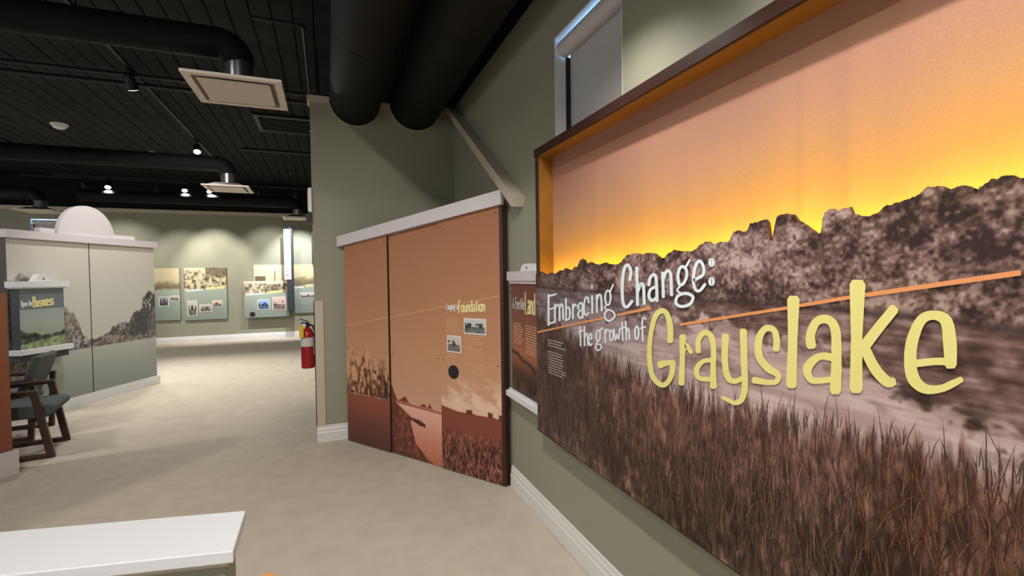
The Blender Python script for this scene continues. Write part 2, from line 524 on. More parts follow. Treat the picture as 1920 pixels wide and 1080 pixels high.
# ------------------------------------------------------------------ outlines of the lettering and of the printed landscape, on the mural face (0.1 mm)
WHITE = [
([1637,14046,1582,14011,1566,13752,1550,13492,1538,13225,1535,12946,1535,12660,1536,12374,1589,12345],[1807,14050,1856,14018,1841,13761,1825,13505,1814,13241,1810,12966,1811,12683,1812,12400,1760,12362]),
([1632,13873,1707,13865,2669,14023,2716,14050],[1592,13931,1643,13959,2609,14114,2679,14106]),
([1655,13175,1730,13170,2473,13313,2520,13342],[1615,13233,1665,13262,2411,13404,2482,13398]),
([1633,12419,1708,12415,2492,12583,2540,12612],[1594,12476,1646,12507,2433,12672,2504,12668]),
([2378,13552,2336,13522,2332,12625,2374,12601],[2514,13559,2556,13534,2553,12644,2511,12613]),
([2497,13244,2560,13265,2649,13360,2733,13449,2793,13491,2800,13494,2802,13496,2848,13427,2870,13242,2869,12983,2868,12722,2909,12699],[2372,13261,2359,13293,2449,13388,2543,13486,2653,13557,2821,13592,2986,13555,3059,13452,3082,13258,3081,12999,3080,12741,3040,12710]),
([3030,13321,3089,13343,3155,13428,3219,13509,3262,13545,3220,13540,3198,13545,3232,13475,3252,13302,3262,13063,3271,12823,3311,12801],[2908,13334,2891,13365,2959,13450,3029,13538,3110,13602,3266,13635,3390,13590,3436,13497,3458,13318,3467,13080,3476,12842,3439,12812]),
([3632,13902,3593,13875,3567,12780,3605,12756],[3756,13907,3793,13882,3767,12796,3729,12767]),
([3703,13330,3769,13340,3857,13386,3924,13423,3892,13428,3931,13392,3984,13308,4010,13217,4000,13114,3962,13002,3909,12923,3859,12899,3768,12886,3651,12867,3602,12840],[3616,13366,3630,13398,3719,13444,3829,13498,4014,13508,4112,13437,4174,13339,4203,13234,4193,13119,4151,12995,4078,12890,3945,12823,3803,12797,3686,12777,3624,12785]),
([4336,13663,4299,13636,4301,12930,4337,12907],[4453,13669,4488,13646,4490,12946,4454,12917]),
([4447,13380,4496,13402,4548,13488,4597,13569,4622,13600,4568,13591,4613,13563,4675,13528,4735,13522],[4335,13389,4316,13417,4368,13503,4423,13592,4507,13665,4680,13669,4758,13627,4820,13592,4824,13562]),
([4960,13398,5000,13424,5017,13499,5034,13570,5062,13623,5117,13665,5181,13696,5193,13700,5182,13700,5207,13666,5231,13582,5244,13432,5248,13238,5251,13043,5285,13021],[4849,13397,4820,13422,4838,13498,4856,13577,4899,13651,4983,13716,5092,13768,5227,13788,5333,13753,5379,13694,5405,13599,5419,13446,5422,13251,5426,13058,5394,13031]),
([5363,13451,5306,13456,5191,13432,5063,13405,4941,13358,4861,13287,4818,13209,4815,13134,4864,13065,4951,13005,5080,12971,5225,13004,5320,13057,5402,13104,5413,13134],[5393,13401,5355,13375,5240,13351,5135,13330,5072,13306,5028,13265,4998,13208,4994,13161,5026,13116,5086,13074,5115,13061,5125,13069,5196,13110,5279,13157,5338,13166]),
([5938,13758,5963,13785,5945,13861,5925,13941,5880,14007,5778,14048,5637,14047,5519,13993,5454,13899,5406,13777,5375,13652,5365,13523,5374,13391,5401,13283,5460,13210,5549,13163,5680,13151,5796,13194,5872,13252,5939,13304,5941,13333],[5835,13746,5798,13766,5779,13843,5761,13917,5737,13957,5711,13966,5692,13968,5667,13956,5620,13885,5576,13772,5548,13654,5539,13533,5546,13409,5570,13314,5610,13263,5654,13240,5661,13235,5676,13245,5736,13292,5804,13345,5858,13358]),
([6136,14117,6105,14092,6105,13324,6136,13302],[6236,14121,6267,14099,6267,13335,6236,13309]),
([6180,14558,6153,14563,6148,14566,6150,14563,6153,14557,6157,14547,6160,14536,6162,14523,6164,14508,6164,14493,6163,14478,6161,14463,6159,14450,6155,14439,6151,14429,6147,14422,6145,14420,6150,14423,6178,14428,6205,14424,6209,14421,6208,14423,6204,14430,6200,14439,6197,14451,6195,14464,6194,14479,6194,14493,6194,14508,6196,14523,6199,14536,6202,14548,6207,14558,6210,14564,6212,14566,6208,14564,6180,14558],[6181,14612,6221,14604,6238,14593,6247,14583,6254,14571,6259,14558,6263,14543,6265,14528,6267,14511,6267,14495,6266,14478,6264,14461,6261,14446,6256,14431,6251,14418,6244,14406,6234,14395,6217,14383,6177,14375,6136,14382,6119,14393,6110,14403,6103,14415,6098,14428,6094,14443,6092,14458,6090,14475,6090,14492,6091,14509,6093,14526,6096,14541,6101,14556,6106,14569,6113,14581,6123,14592,6141,14603,6181,14612]),
([6529,14160,6500,14135,6500,13380,6530,13359],[6627,14163,6656,14141,6657,13391,6627,13366]),
([6622,13885,6663,13905,6715,13999,6766,14089,6805,14133,6800,14133,6812,14129,6853,14065,6877,13910,6886,13695,6897,13479,6927,13458],[6529,13895,6513,13922,6566,14016,6621,14114,6691,14184,6823,14215,6942,14176,7002,14085,7028,13922,7038,13706,7048,13491,7020,13466]),
([7664,14334,7578,14384,7454,14399,7336,14362,7263,14284,7208,14179,7180,14071,7189,13959,7224,13847,7278,13762,7370,13713,7499,13707,7611,13753,7675,13836,7721,13945,7745,14052,7740,14154,7712,14255,7664,14334],[7538,14293,7500,14316,7469,14321,7447,14314,7400,14260,7352,14167,7327,14073,7335,13975,7367,13873,7407,13806,7445,13785,7472,13783,7495,13793,7539,13853,7581,13953,7603,14050,7598,14142,7573,14233,7538,14293]),
([7648,14273,7685,14287,7932,14590,7925,14613],[7575,14290,7568,14313,7817,14618,7854,14631]),
([7360,13794,7326,13786,7258,13732,7185,13674,7152,13610,7214,13561,7307,13537,7391,13515,7427,13518],[7413,13776,7412,13756,7344,13702,7280,13651,7259,13623,7285,13610,7361,13590,7445,13568,7460,13551]),
([7851,13541,7715,13575,7551,13589,7389,13569,7263,13502,7175,13413,7127,13324,7130,13238,7173,13157,7251,13094,7368,13060,7510,13051,7658,13074,7806,13137,7947,13223,8034,13315,8025,13405,7953,13483,7851,13541],[7762,13474,7662,13499,7537,13509,7447,13499,7378,13460,7311,13391,7274,13323,7276,13261,7309,13199,7359,13158,7429,13137,7521,13131,7608,13144,7720,13191,7840,13264,7901,13325,7892,13374,7837,13432,7762,13474]),
([9090,14752,9136,14783,9166,14915,9198,15051,9196,15178,9137,15294,9037,15394,8875,15450,8710,15404,8603,15307,8522,15158,8464,14930,8422,14649,8401,14389,8405,14170,8432,13973,8481,13822,8569,13722,8711,13673,8883,13689,9020,13764,9140,13866,9251,13961,9254,14002],[8965,14761,8935,14798,8966,14932,8996,15061,8997,15163,8951,15249,8883,15317,8872,15329,8865,15319,8796,15255,8729,15130,8675,14917,8635,14644,8615,14392,8619,14183,8644,13998,8686,13867,8737,13806,8772,13793,8795,13795,8868,13837,8977,13929,9090,14025,9154,14041]),
([9422,15308,9386,15275,9422,13845,9460,13814],[9542,15307,9580,15274,9616,13857,9580,13822]),
([9565,14306,9617,14332,9682,14453,9746,14570,9788,14623,9745,14618,9757,14606,9793,14526,9814,14359,9820,14132,9827,13904,9863,13874],[9451,14326,9433,14364,9500,14486,9569,14612,9653,14703,9821,14725,9926,14657,9978,14546,9999,14370,10006,14142,10012,13916,9978,13881]),
([10262,14570,10301,14600,10316,14693,10330,14782,10356,14846,10407,14895,10467,14931,10492,14936,10485,14938,10508,14914,10539,14812,10559,14605,10569,14328,10578,14051,10612,14022],[10151,14575,10122,14608,10137,14702,10153,14800,10193,14891,10271,14967,10373,15026,10492,15048,10606,15017,10672,14947,10710,14825,10730,14612,10740,14336,10750,14062,10719,14029]),
([10677,14616,10621,14624,10499,14593,10366,14558,10242,14496,10160,14402,10115,14296,10108,14196,10155,14109,10244,14038,10374,14001,10510,14032,10611,14088,10700,14138,10717,14175],[10714,14553,10681,14522,10561,14490,10449,14461,10377,14427,10327,14365,10293,14283,10287,14218,10314,14168,10366,14127,10394,14113,10423,14125,10503,14170,10593,14220,10651,14225]),
([10931,15090,10900,15059,10929,14200,10961,14171],[11033,15091,11065,15060,11094,14209,11064,14177]),
([11040,14797,11085,14819,11142,14922,11196,15020,11239,15066,11256,15071,11267,15072,11309,15004,11334,14813,11344,14544,11354,14274,11385,14246],[10944,14820,10931,14855,10989,14959,11049,15066,11127,15145,11254,15178,11391,15137,11464,15023,11492,14819,11501,14550,11511,14282,11482,14251]),
([12187,15203,12105,15261,11992,15296,11863,15279,11777,15203,11715,15099,11680,14987,11680,14863,11706,14735,11755,14637,11862,14586,11981,14600,12074,14651,12148,14733,12213,14838,12252,14941,12257,15036,12234,15127,12187,15203],[12067,15148,12023,15178,11973,15195,11951,15195,11910,15153,11859,15067,11830,14975,11831,14871,11854,14759,11884,14692,11894,14687,11919,14692,11962,14716,12019,14779,12076,14872,12110,14958,12113,15030,12096,15100,12067,15148]),
([12124,15174,12156,15184,12371,15430,12370,15454],[12068,15199,12066,15224,12284,15470,12316,15479]),
([11881,14653,11848,14647,11779,14590,11706,14529,11667,14458,11718,14396,11800,14362,11874,14332,11908,14333],[11928,14626,11924,14603,11855,14546,11790,14493,11768,14463,11788,14448,11854,14422,11928,14391,11941,14370]),
([12393,14364,12310,14391,12200,14413,12077,14417,11941,14396,11799,14355,11677,14292,11600,14201,11563,14098,11573,14003,11647,13932,11760,13889,11891,13874,12041,13887,12204,13922,12343,13976,12440,14056,12500,14146,12529,14225,12515,14291,12459,14336,12393,14364],[12325,14273,12255,14296,12171,14313,12085,14316,11981,14298,11867,14265,11788,14225,11742,14168,11716,14094,11719,14042,11751,14014,11819,13988,11904,13977,12021,13987,12159,14016,12261,14053,12324,14106,12370,14176,12390,14230,12388,14245,12371,14255,12325,14273]),
([12495,14758,12542,14754,12688,14809,12838,14867,12956,14944,13004,15050,13000,15159,12972,15254,12920,15341,12838,15421,12709,15456,12605,15393,12532,15294,12476,15181,12438,15054,12415,14912,12409,14780,12425,14662,12459,14555,12512,14472,12593,14420,12697,14406,12801,14432,12888,14493,12966,14572,13039,14648,13041,14681],[12456,14812,12478,14842,12626,14897,12764,14948,12846,14999,12874,15065,12870,15150,12847,15227,12806,15295,12751,15350,12743,15360,12717,15334,12658,15253,12609,15153,12575,15037,12553,14904,12548,14783,12562,14679,12591,14588,12627,14530,12658,14509,12691,14504,12730,14513,12787,14555,12859,14628,12934,14704,12976,14715]),
([13261,15368,13251,15369,13245,15371,13243,15373,13243,15372,13246,15368,13249,15363,13252,15355,13254,15346,13254,15337,13253,15328,13251,15318,13249,15311,13246,15306,13243,15302,13242,15301,13245,15302,13250,15304,13261,15305,13272,15303,13277,15301,13280,15300,13279,15301,13276,15305,13273,15310,13271,15318,13269,15327,13268,15336,13269,15345,13271,15355,13273,15362,13276,15367,13279,15371,13280,15372,13277,15370,13272,15369,13261,15368],[13262,15473,13294,15468,13321,15457,13343,15443,13360,15426,13372,15409,13382,15390,13388,15371,13392,15352,13393,15332,13391,15313,13388,15293,13381,15275,13371,15257,13359,15240,13342,15225,13320,15212,13293,15203,13260,15200,13228,15204,13201,15215,13179,15229,13161,15245,13149,15263,13139,15282,13132,15301,13128,15321,13127,15341,13129,15361,13133,15380,13139,15399,13149,15417,13162,15434,13180,15449,13202,15462,13229,15470,13262,15473]),
([13258,14789,13248,14790,13242,14792,13240,14794,13240,14793,13243,14789,13246,14783,13249,14776,13251,14767,13251,14758,13251,14748,13249,14739,13246,14732,13243,14726,13240,14722,13239,14721,13242,14723,13247,14725,13258,14726,13269,14725,13274,14723,13277,14722,13276,14722,13273,14726,13270,14732,13268,14739,13266,14749,13265,14758,13266,14767,13268,14776,13270,14784,13273,14789,13276,14793,13277,14794,13274,14792,13269,14790,13258,14789],[13259,14895,13291,14891,13318,14881,13340,14867,13357,14851,13369,14834,13379,14816,13385,14797,13389,14778,13390,14758,13389,14739,13385,14719,13378,14700,13369,14682,13356,14665,13339,14649,13317,14635,13290,14625,13258,14621,13225,14624,13198,14633,13176,14647,13158,14663,13145,14680,13136,14698,13129,14717,13125,14737,13124,14757,13126,14777,13130,14797,13136,14816,13146,14834,13159,14851,13177,14868,13199,14881,13227,14891,13259,14895]),
([5010,12642,4984,12618,5030,11718,5059,11702],[5101,12652,5130,12634,5176,11740,5149,11715]),
([4878,12322,4926,12320,5332,12426,5362,12449],[4851,12362,4882,12385,5290,12491,5336,12488]),
([5429,12680,5402,12658,5416,11769,5443,11753],[5517,12689,5544,12672,5557,11789,5531,11765]),
([5524,12122,5561,12142,5610,12227,5657,12310,5687,12346,5643,12338,5663,12322,5691,12264,5705,12152,5709,12000,5713,11847,5740,11831],[5440,12125,5426,12147,5476,12233,5527,12320,5590,12386,5726,12404,5792,12362,5828,12289,5843,12171,5847,12018,5851,11866,5825,11843]),
([5901,12053,5947,12059,6022,12095,6106,12136,6170,12198,6179,12276,6159,12358,6126,12416,6046,12445,5937,12418,5879,12363,5845,12280,5818,12173,5809,12070,5824,11972,5856,11880,5918,11817,6063,11844,6136,11905,6200,11959,6201,11983],[5853,12083,5869,12107,5945,12143,6009,12173,6040,12200,6045,12257,6027,12330,6003,12374,6010,12374,6029,12378,6008,12355,5979,12284,5954,12183,5946,12088,5959,11998,5988,11915,6010,11881,5973,11884,6027,11932,6091,11986,6134,11999]),
([6850,12625,6743,12661,6619,12627,6536,12568,6484,12488,6448,12389,6437,12296,6462,12212,6514,12136,6598,12090,6729,12117,6819,12182,6874,12267,6890,12386,6881,12525,6850,12625],[6731,12589,6725,12593,6695,12580,6648,12547,6608,12484,6576,12395,6566,12315,6588,12243,6631,12179,6656,12157,6656,12163,6709,12202,6750,12264,6764,12372,6756,12505,6731,12589]),
([6807,12581,6849,12589,7071,12730,7080,12753],[6752,12605,6760,12628,6985,12769,7026,12777]),
([6640,12116,6607,12115,6542,12092,6472,12067,6417,12022,6470,11991,6540,11983,6604,11976,6637,11983],[6664,12089,6646,12072,6582,12049,6524,12028,6518,12035,6524,12043,6582,12036,6646,12029,6663,12016]),
([6859,12045,6741,12052,6607,12036,6485,11997,6413,11932,6383,11861,6386,11798,6428,11746,6504,11706,6619,11696,6749,11736,6873,11799,6960,11869,6972,11939,6934,12002,6859,12045],[6785,11981,6721,11983,6625,11971,6563,11953,6534,11922,6512,11871,6513,11828,6540,11796,6587,11770,6620,11764,6691,11788,6790,11838,6845,11879,6848,11914,6822,11957,6785,11981]),
([7179,12708,7157,12687,7174,12145,7198,12130],[7254,12717,7278,12701,7296,12162,7273,12140]),
([7267,12456,7299,12474,7345,12569,7389,12661,7421,12706,7383,12697,7415,12669,7459,12635,7495,12630],[7195,12459,7182,12479,7229,12574,7276,12670,7335,12743,7461,12754,7516,12714,7559,12680,7557,12658]),
([7717,12683,7707,12683,7712,12680,7723,12672,7736,12656,7748,12633,7759,12606,7766,12575,7770,12541,7772,12506,7769,12471,7764,12435,7755,12402,7744,12373,7731,12347,7718,12329,7706,12318,7701,12314,7711,12316,7721,12316,7716,12319,7704,12327,7692,12343,7679,12366,7669,12392,7661,12423,7657,12458,7656,12493,7658,12529,7664,12565,7672,12597,7683,12626,7697,12652,7710,12670,7721,12681,7727,12685,7717,12683],[7718,12747,7767,12744,7801,12731,7826,12712,7844,12688,7860,12660,7872,12629,7880,12594,7885,12557,7886,12518,7884,12480,7877,12441,7868,12404,7855,12370,7839,12339,7819,12311,7794,12287,7760,12266,7710,12252,7660,12254,7626,12266,7601,12285,7581,12308,7565,12336,7553,12368,7545,12403,7540,12441,7539,12480,7541,12519,7547,12559,7557,12596,7570,12630,7587,12662,7607,12690,7633,12714,7668,12734,7718,12747]),
([7859,12795,7840,12774,7870,12583,7900,12393,7951,12275,8082,12376,8123,12536,8108,12596,8088,12534,8123,12384,8255,12322,8303,12454,8338,12658,8373,12861,8355,12878],[7929,12805,7953,12791,7983,12602,8013,12414,8028,12332,7972,12375,8012,12535,8105,12659,8198,12557,8232,12408,8171,12353,8194,12449,8229,12653,8264,12856,8288,12875]),
([8444,13136,8425,13117,8462,12373,8483,12359],[8511,13143,8532,13128,8569,12388,8550,12368]),
([8321,12822,8356,12818,8678,12897,8702,12915],[8305,12858,8329,12876,8652,12955,8686,12951]),
([8705,13185,8686,13166,8723,12439,8743,12424],[8770,13192,8791,13177,8827,12453,8808,12433]),
([8803,12714,8829,12730,8862,12805,8894,12879,8910,12907,8857,12901,8873,12873,8890,12815,8899,12724,8904,12606,8908,12488,8928,12474],[8740,12717,8728,12735,8761,12810,8795,12888,8837,12943,8943,12942,8973,12897,8992,12832,9002,12738,9006,12619,9011,12502,8992,12482]),
([9455,13013,9447,13014,9454,13010,9466,12999,9479,12980,9493,12952,9503,12921,9511,12884,9516,12844,9517,12803,9515,12762,9509,12720,9500,12682,9489,12648,9475,12618,9461,12595,9448,12582,9441,12577,9449,12579,9458,12579,9451,12582,9438,12593,9425,12612,9411,12639,9401,12671,9393,12707,9388,12748,9387,12789,9389,12831,9395,12873,9404,12911,9415,12945,9429,12975,9443,12997,9456,13010,9463,13015,9455,13013],[9456,13079,9505,13075,9538,13059,9562,13038,9581,13010,9597,12978,9609,12942,9618,12902,9623,12858,9624,12814,9622,12770,9615,12725,9606,12683,9593,12644,9577,12608,9557,12577,9532,12550,9498,12528,9449,12513,9399,12516,9365,12531,9340,12552,9321,12579,9305,12611,9292,12648,9284,12688,9278,12733,9277,12778,9280,12823,9286,12869,9296,12911,9309,12950,9326,12986,9346,13018,9372,13044,9406,13066,9456,13079]),
([10059,13356,10055,13377,10014,13404,9961,13437,9870,13435,9809,13390,9768,13322,9745,13204,9747,13009,9763,12763,9779,12518,9800,12503],[10010,13326,9977,13329,9935,13357,9904,13379,9917,13381,9900,13366,9870,13317,9850,13210,9851,13021,9867,12778,9883,12534,9865,12513]),
([9643,12950,9674,12948,10009,13057,10027,13075],[9623,12982,9641,13000,9977,13108,10007,13107])]
YELLOW = [
([11453,12655,11515,12721,11518,12847,11524,12976,11524,13107,11510,13234,11477,13361,11432,13487,11375,13602,11302,13697,11209,13768,11088,13813,10947,13824,10806,13800,10682,13744,10569,13667,10466,13563,10377,13433,10304,13269,10238,13074,10183,12866,10141,12662,10106,12462,10084,12258,10075,12059,10081,11874,10102,11703,10137,11540,10188,11394,10257,11269,10356,11170,10475,11099,10597,11051,10712,11022,10826,11010,10951,11021,11078,11062,11192,11128,11296,11214,11395,11318,11483,11433,11551,11553,11593,11676,11613,11798,11624,11916,11638,12031,11588,12080],[11256,12633,11197,12687,11205,12818,11215,12948,11220,13071,11211,13184,11190,13301,11156,13418,11115,13519,11071,13588,11025,13619,10981,13632,10945,13633,10912,13624,10861,13603,10793,13559,10720,13489,10649,13389,10577,13246,10508,13065,10446,12866,10398,12673,10370,12483,10354,12289,10351,12102,10361,11929,10385,11771,10422,11623,10470,11495,10530,11394,10601,11322,10688,11269,10779,11232,10861,11211,10919,11203,10956,11205,10986,11215,11029,11239,11096,11294,11175,11376,11248,11469,11301,11560,11325,11653,11334,11760,11336,11877,11343,11994,11405,12058]),
([10727,11679,10862,11680,10926,11714,10983,11746,11038,11776,11105,11807,11197,11841,11306,11877,11422,11913,11534,11949,11590,11994],[10640,11823,10724,11911,10793,11930,10861,11950,10943,11973,11039,11997,11149,12023,11268,12048,11387,12072,11502,12096,11570,12084]),
([11889,13002,11823,12931,11826,12738,11830,12546,11832,12353,11834,12157,11817,11955,11798,11748,11779,11540,11760,11332,11814,11283],[12092,13021,12151,12963,12134,12772,12117,12581,12100,12388,12081,12191,12077,11992,12071,11791,12065,11588,12059,11385,11999,11316]),
([12016,12263,12064,12302,12102,12413,12137,12529,12171,12614,12148,12606,12089,12600,12150,12555,12229,12482,12307,12417,12366,12408],[11896,12262,11870,12302,11897,12411,11921,12531,11955,12645,12070,12758,12249,12737,12329,12664,12399,12583,12464,12514,12463,12468]),
([12771,12501,12813,12558,12807,12649,12797,12740,12794,12821,12804,12887,12837,12949,12884,13011,12934,13059,12970,13081,13001,13090,13043,13092,13083,13085,13115,13065,13148,13020,13179,12947,13203,12851,13220,12738,13225,12602,13219,12440,13209,12268,13203,12104,13197,11953,13193,11808,13189,11665,13185,11521,13237,11476],[12621,12475,12572,12516,12569,12607,12563,12702,12564,12802,12586,12902,12631,12997,12695,13087,12774,13165,12870,13227,12983,13260,13098,13265,13209,13241,13299,13185,13357,13107,13397,13013,13424,12903,13442,12780,13448,12634,13442,12468,13432,12299,13426,12141,13431,11997,13437,11857,13444,11719,13451,11580,13402,11513]),
([13390,12433,13338,12448,13230,12426,13116,12404,12994,12375,12874,12327,12761,12263,12658,12184,12569,12095,12506,12000,12485,11900,12491,11798,12537,11703,12644,11638,12798,11627,12969,11648,13141,11677,13299,11701,13352,11734],[13399,12350,13351,12314,13241,12289,13130,12268,13033,12244,12956,12213,12888,12163,12823,12101,12775,12038,12752,11985,12732,11928,12726,11864,12737,11815,12762,11789,12843,11782,12986,11796,13154,11821,13314,11841,13362,11821]),
([13724,13224,13668,13159,13662,12976,13654,12789,13651,12605,13658,12437,13671,12282,13693,12138,13725,12010,13772,11906,13850,11836,13947,11803,14042,11801,14131,11812,14223,11837,14307,11879,14379,11920,14446,11956,14480,12004],[13894,13237,13942,13181,13927,12999,13910,12815,13897,12639,13894,12481,13906,12338,13926,12206,13953,12097,13985,12023,14014,11987,14045,11971,14089,11965,14138,11964,14182,11976,14237,12003,14306,12042,14377,12079,14437,12080]),
([14378,13427,14330,13364,14339,13145,14347,12924,14356,12707,14365,12499,14375,12297,14387,12100,14395,11921,14393,11772,14380,11657,14360,11569,14334,11501,14305,11447,14278,11408,14246,11380,14205,11355,14163,11337,14122,11329,14069,11330,14007,11338,13943,11345,13886,11350,13833,11357,13780,11364,13724,11372,13680,11358],[14533,13445,14582,13393,14584,13177,14587,12959,14589,12745,14592,12541,14599,12343,14608,12148,14613,11966,14607,11807,14590,11677,14563,11570,14525,11478,14477,11395,14410,11319,14328,11260,14246,11222,14164,11196,14080,11186,14002,11194,13935,11207,13875,11218,13819,11229,13765,11241,13713,11253,13661,11266,13640,11292]),
([15574,12950,15616,13004,15619,13075,15625,13148,15627,13225,15620,13299,15606,13371,15584,13443,15550,13512,15495,13571,15418,13608,15329,13624,15229,13617,15130,13580,15046,13516,14973,13434,14910,13336,14864,13226,14838,13102,14826,12964,14831,12824,14860,12694,14923,12586,15007,12498,15097,12429,15184,12370,15284,12331,15381,12311,15451,12299,15479,12291,15485,12280,15487,12255,15479,12228,15470,12211,15452,12199,15409,12182,15345,12166,15267,12152,15175,12148,15067,12150,14948,12153,14829,12155,14758,12116],[15446,12939,15410,12987,15417,13061,15425,13134,15429,13199,15426,13257,15416,13317,15402,13374,15384,13417,15367,13438,15340,13448,15299,13453,15260,13449,15233,13437,15199,13405,15156,13350,15118,13281,15091,13205,15074,13108,15066,12993,15073,12880,15094,12791,15134,12722,15195,12658,15269,12599,15338,12552,15400,12517,15475,12492,15557,12464,15629,12415,15662,12340,15658,12262,15629,12187,15576,12121,15505,12073,15428,12045,15345,12026,15255,12011,15150,11993,15031,11981,14908,11970,14786,11958,14731,11993]),
([15903,14414,15835,14324,15842,14064,15849,13805,15855,13544,15860,13276,15847,12996,15832,12708,15816,12415,15801,12123,15856,12056],[16116,14418,16178,14333,16164,14078,16150,13825,16135,13567,16118,13301,16115,13027,16110,12745,16105,12460,16100,12176,16042,12090]),
([16575,13166,16614,13244,16602,13314,16587,13378,16579,13431,16582,13484,16602,13555,16633,13637,16669,13708,16701,13750,16736,13772,16784,13789,16832,13794,16867,13788,16895,13771,16921,13745,16945,13702,16966,13626,16980,13501,16985,13335,16984,13149,16982,12964,16978,12784,16969,12600,16960,12411,16951,12223,16998,12159],[16417,13127,16359,13182,16354,13250,16345,13322,16341,13408,16356,13503,16386,13604,16430,13708,16486,13809,16561,13896,16653,13956,16753,13989,16853,13999,16944,13982,17022,13947,17092,13890,17148,13805,17187,13691,17208,13544,17217,13369,17220,13182,17222,12999,17222,12820,17218,12637,17213,12452,17208,12269,17158,12189]),
([17131,13074,17085,13110,16994,13108,16895,13111,16785,13103,16670,13067,16556,13003,16449,12916,16354,12815,16281,12705,16267,12585,16290,12481,16335,12399,16395,12340,16471,12308,16552,12309,16627,12324,16701,12342,16783,12364,16871,12393,16958,12424,17042,12453,17076,12491],[17113,12959,17057,12923,16961,12926,16867,12933,16787,12933,16724,12918,16662,12867,16594,12792,16539,12712,16515,12656,16499,12619,16496,12564,16507,12509,16520,12473,16535,12464,16570,12463,16627,12470,16695,12482,16769,12501,16850,12527,16937,12557,17022,12585,17064,12572]),
([17462,14822,17394,14723,17403,14427,17411,14131,17419,13835,17429,13540,17422,13244,17417,12949,17411,12654,17406,12358,17459,12288],[17672,14819,17733,14721,17718,14433,17703,14144,17688,13854,17673,13564,17674,13277,17676,12989,17679,12702,17681,12414,17629,12324]),
([17693,13199,17768,13237,17848,13363,17926,13487,18003,13608,18079,13724,18153,13835,18228,13943,18301,14049,18374,14154,18380,14226],[17573,13277,17578,13363,17663,13488,17747,13612,17830,13733,17912,13851,17992,13964,18071,14072,18148,14178,18224,14282,18287,14306]),
([17593,13431,17582,13352,17645,13221,17707,13086,17771,12956,17837,12843,17909,12753,17981,12681,18049,12627,18112,12586,18182,12569,18249,12584,18281,12604,18303,12615,18346,12665],[17715,13507,17778,13476,17842,13347,17905,13217,17966,13099,18023,13005,18078,12932,18134,12872,18186,12826,18225,12797,18235,12788,18228,12785,18250,12792,18284,12798,18335,12778]),
([18672,13099,18711,13082,18794,13108,18877,13135,18954,13160,19025,13179,19089,13190,19149,13197,19207,13203,19267,13209,19301,13241],[18661,13191,18695,13230,18778,13254,18861,13278,18942,13301,19019,13319,19089,13332,19152,13340,19212,13347,19270,13354,19303,13330]),
([19328,13164,19362,13234,19363,13332,19365,13431,19365,13533,19361,13637,19350,13747,19337,13868,19317,13987,19281,14096,19218,14174,19144,14214,19071,14228,19005,14225,18940,14223,18867,14204,18791,14161,18720,14089,18660,13990,18609,13872,18565,13746,18530,13623,18508,13504,18495,13384,18489,13268,18489,13160,18494,13056,18505,12954,18525,12854,18560,12763,18616,12692,18681,12639,18751,12603,18827,12585,18907,12588,18986,12608,19058,12636,19121,12667,19178,12697,19228,12733,19271,12767,19310,12799,19348,12833,19385,12868,19419,12902,19454,12935,19468,12970],[19212,13141,19175,13198,19169,13298,19164,13396,19158,13492,19148,13590,19142,13700,19135,13815,19124,13912,19110,13970,19098,13999,19075,14022,19040,14040,18999,14051,18958,14043,18918,14027,18884,14003,18854,13966,18822,13899,18788,13801,18758,13691,18736,13586,18720,13490,18711,13391,18707,13294,18709,13202,18714,13115,18724,13036,18738,12970,18758,12921,18778,12875,18808,12834,18844,12800,18880,12778,18924,12770,18980,12775,19042,12790,19097,12806,19140,12828,19179,12855,19218,12887,19260,12919,19300,12946,19338,12972,19376,12998,19414,13025,19443,13026])]
RULE = [
([232,11814,7157,13140],[187,11903,7124,13226]),
([8158,13331,10344,13736],[8124,13424,10308,13848]),
([11844,13273,15833,14060],[11825,13359,15819,14140]),
([16158,14131,17415,14386],[16143,14212,17401,14471]),
([17722,14441,20235,14896],[17709,14531,20224,14990])]
TREE = [-34,15106,408,15279,966,15183,1369,15035,1897,15172,2400,15083,2891,15267,3242,15208,3590,15387,3924,15354,4247,15219,4516,15417,4773,15311,4985,15703,5383,15762,5572,15513,6134,15544,6492,15440,7139,15513,7746,15428,8360,15432,8511,15660,8872,15770,9289,15832,9719,15731,10132,15789,10557,15729,10790,15568,10961,15487,11187,15699,11620,15839,12006,15711,12375,15709,12660,15896,12958,16009,13179,15944,13286,15855,13603,15946,13906,15939,14005,16117,14141,16197,14387,16144,14588,16215,14643,16386,14924,16370,15144,16446,15210,16381,15259,16122,15308,15850,15373,15859,15422,16218,15486,16475,15627,16526,15810,16462,15989,16454,16091,16282,16248,16186,16388,16080,16552,15949,16659,15851,16711,16011,16724,16211,16776,16380,16878,16454,17042,16396,17212,16445,17367,16436,17414,16287,17575,16185,17742,16188,17904,16214,18020,16290,18112,16378,18264,16411,18411,16422,18555,16432,18694,16484,18784,16564,18873,16610,18987,16611,19090,16582,19158,16540,19233,16487,19322,16541,19418,16563,19528,16514,19620,16440,19665,16528,19768,16565,19870,16574,19976,16609,20080,16606,20162,16572,20215,16562]
SHORE = [234,14299,5545,14204,9536,14171,12364,14096,14474,14100,16107,14076,17410,14033,18472,13998,19356,13949,20239,13886]
BRIGHT = [193,12985,5526,13255,9529,13626,12361,13647,14472,13407,16108,13248,17413,13000,18282,12737,18943,12417,19758,12161,20255,11986]
REED = [189,12835,2819,12474,4750,11893,6859,11573,8447,11272,10449,11137,12344,11081,13888,11036,15336,11116,16666,11286,17870,11343,18860,11390,19613,11352,20261,11365]
TXT = [1604,11624,3673,11788,3631,10038,1551,9729]

# ------------------------------------------------------------------ the room
XW, YP, YB, ZC = 1.21, 4.735, 13.70, 3.95
structure(MB().box(-8.2, 1.4, -2.6, 13.9, -0.1, 0.0).build('floor', 'carpet'))

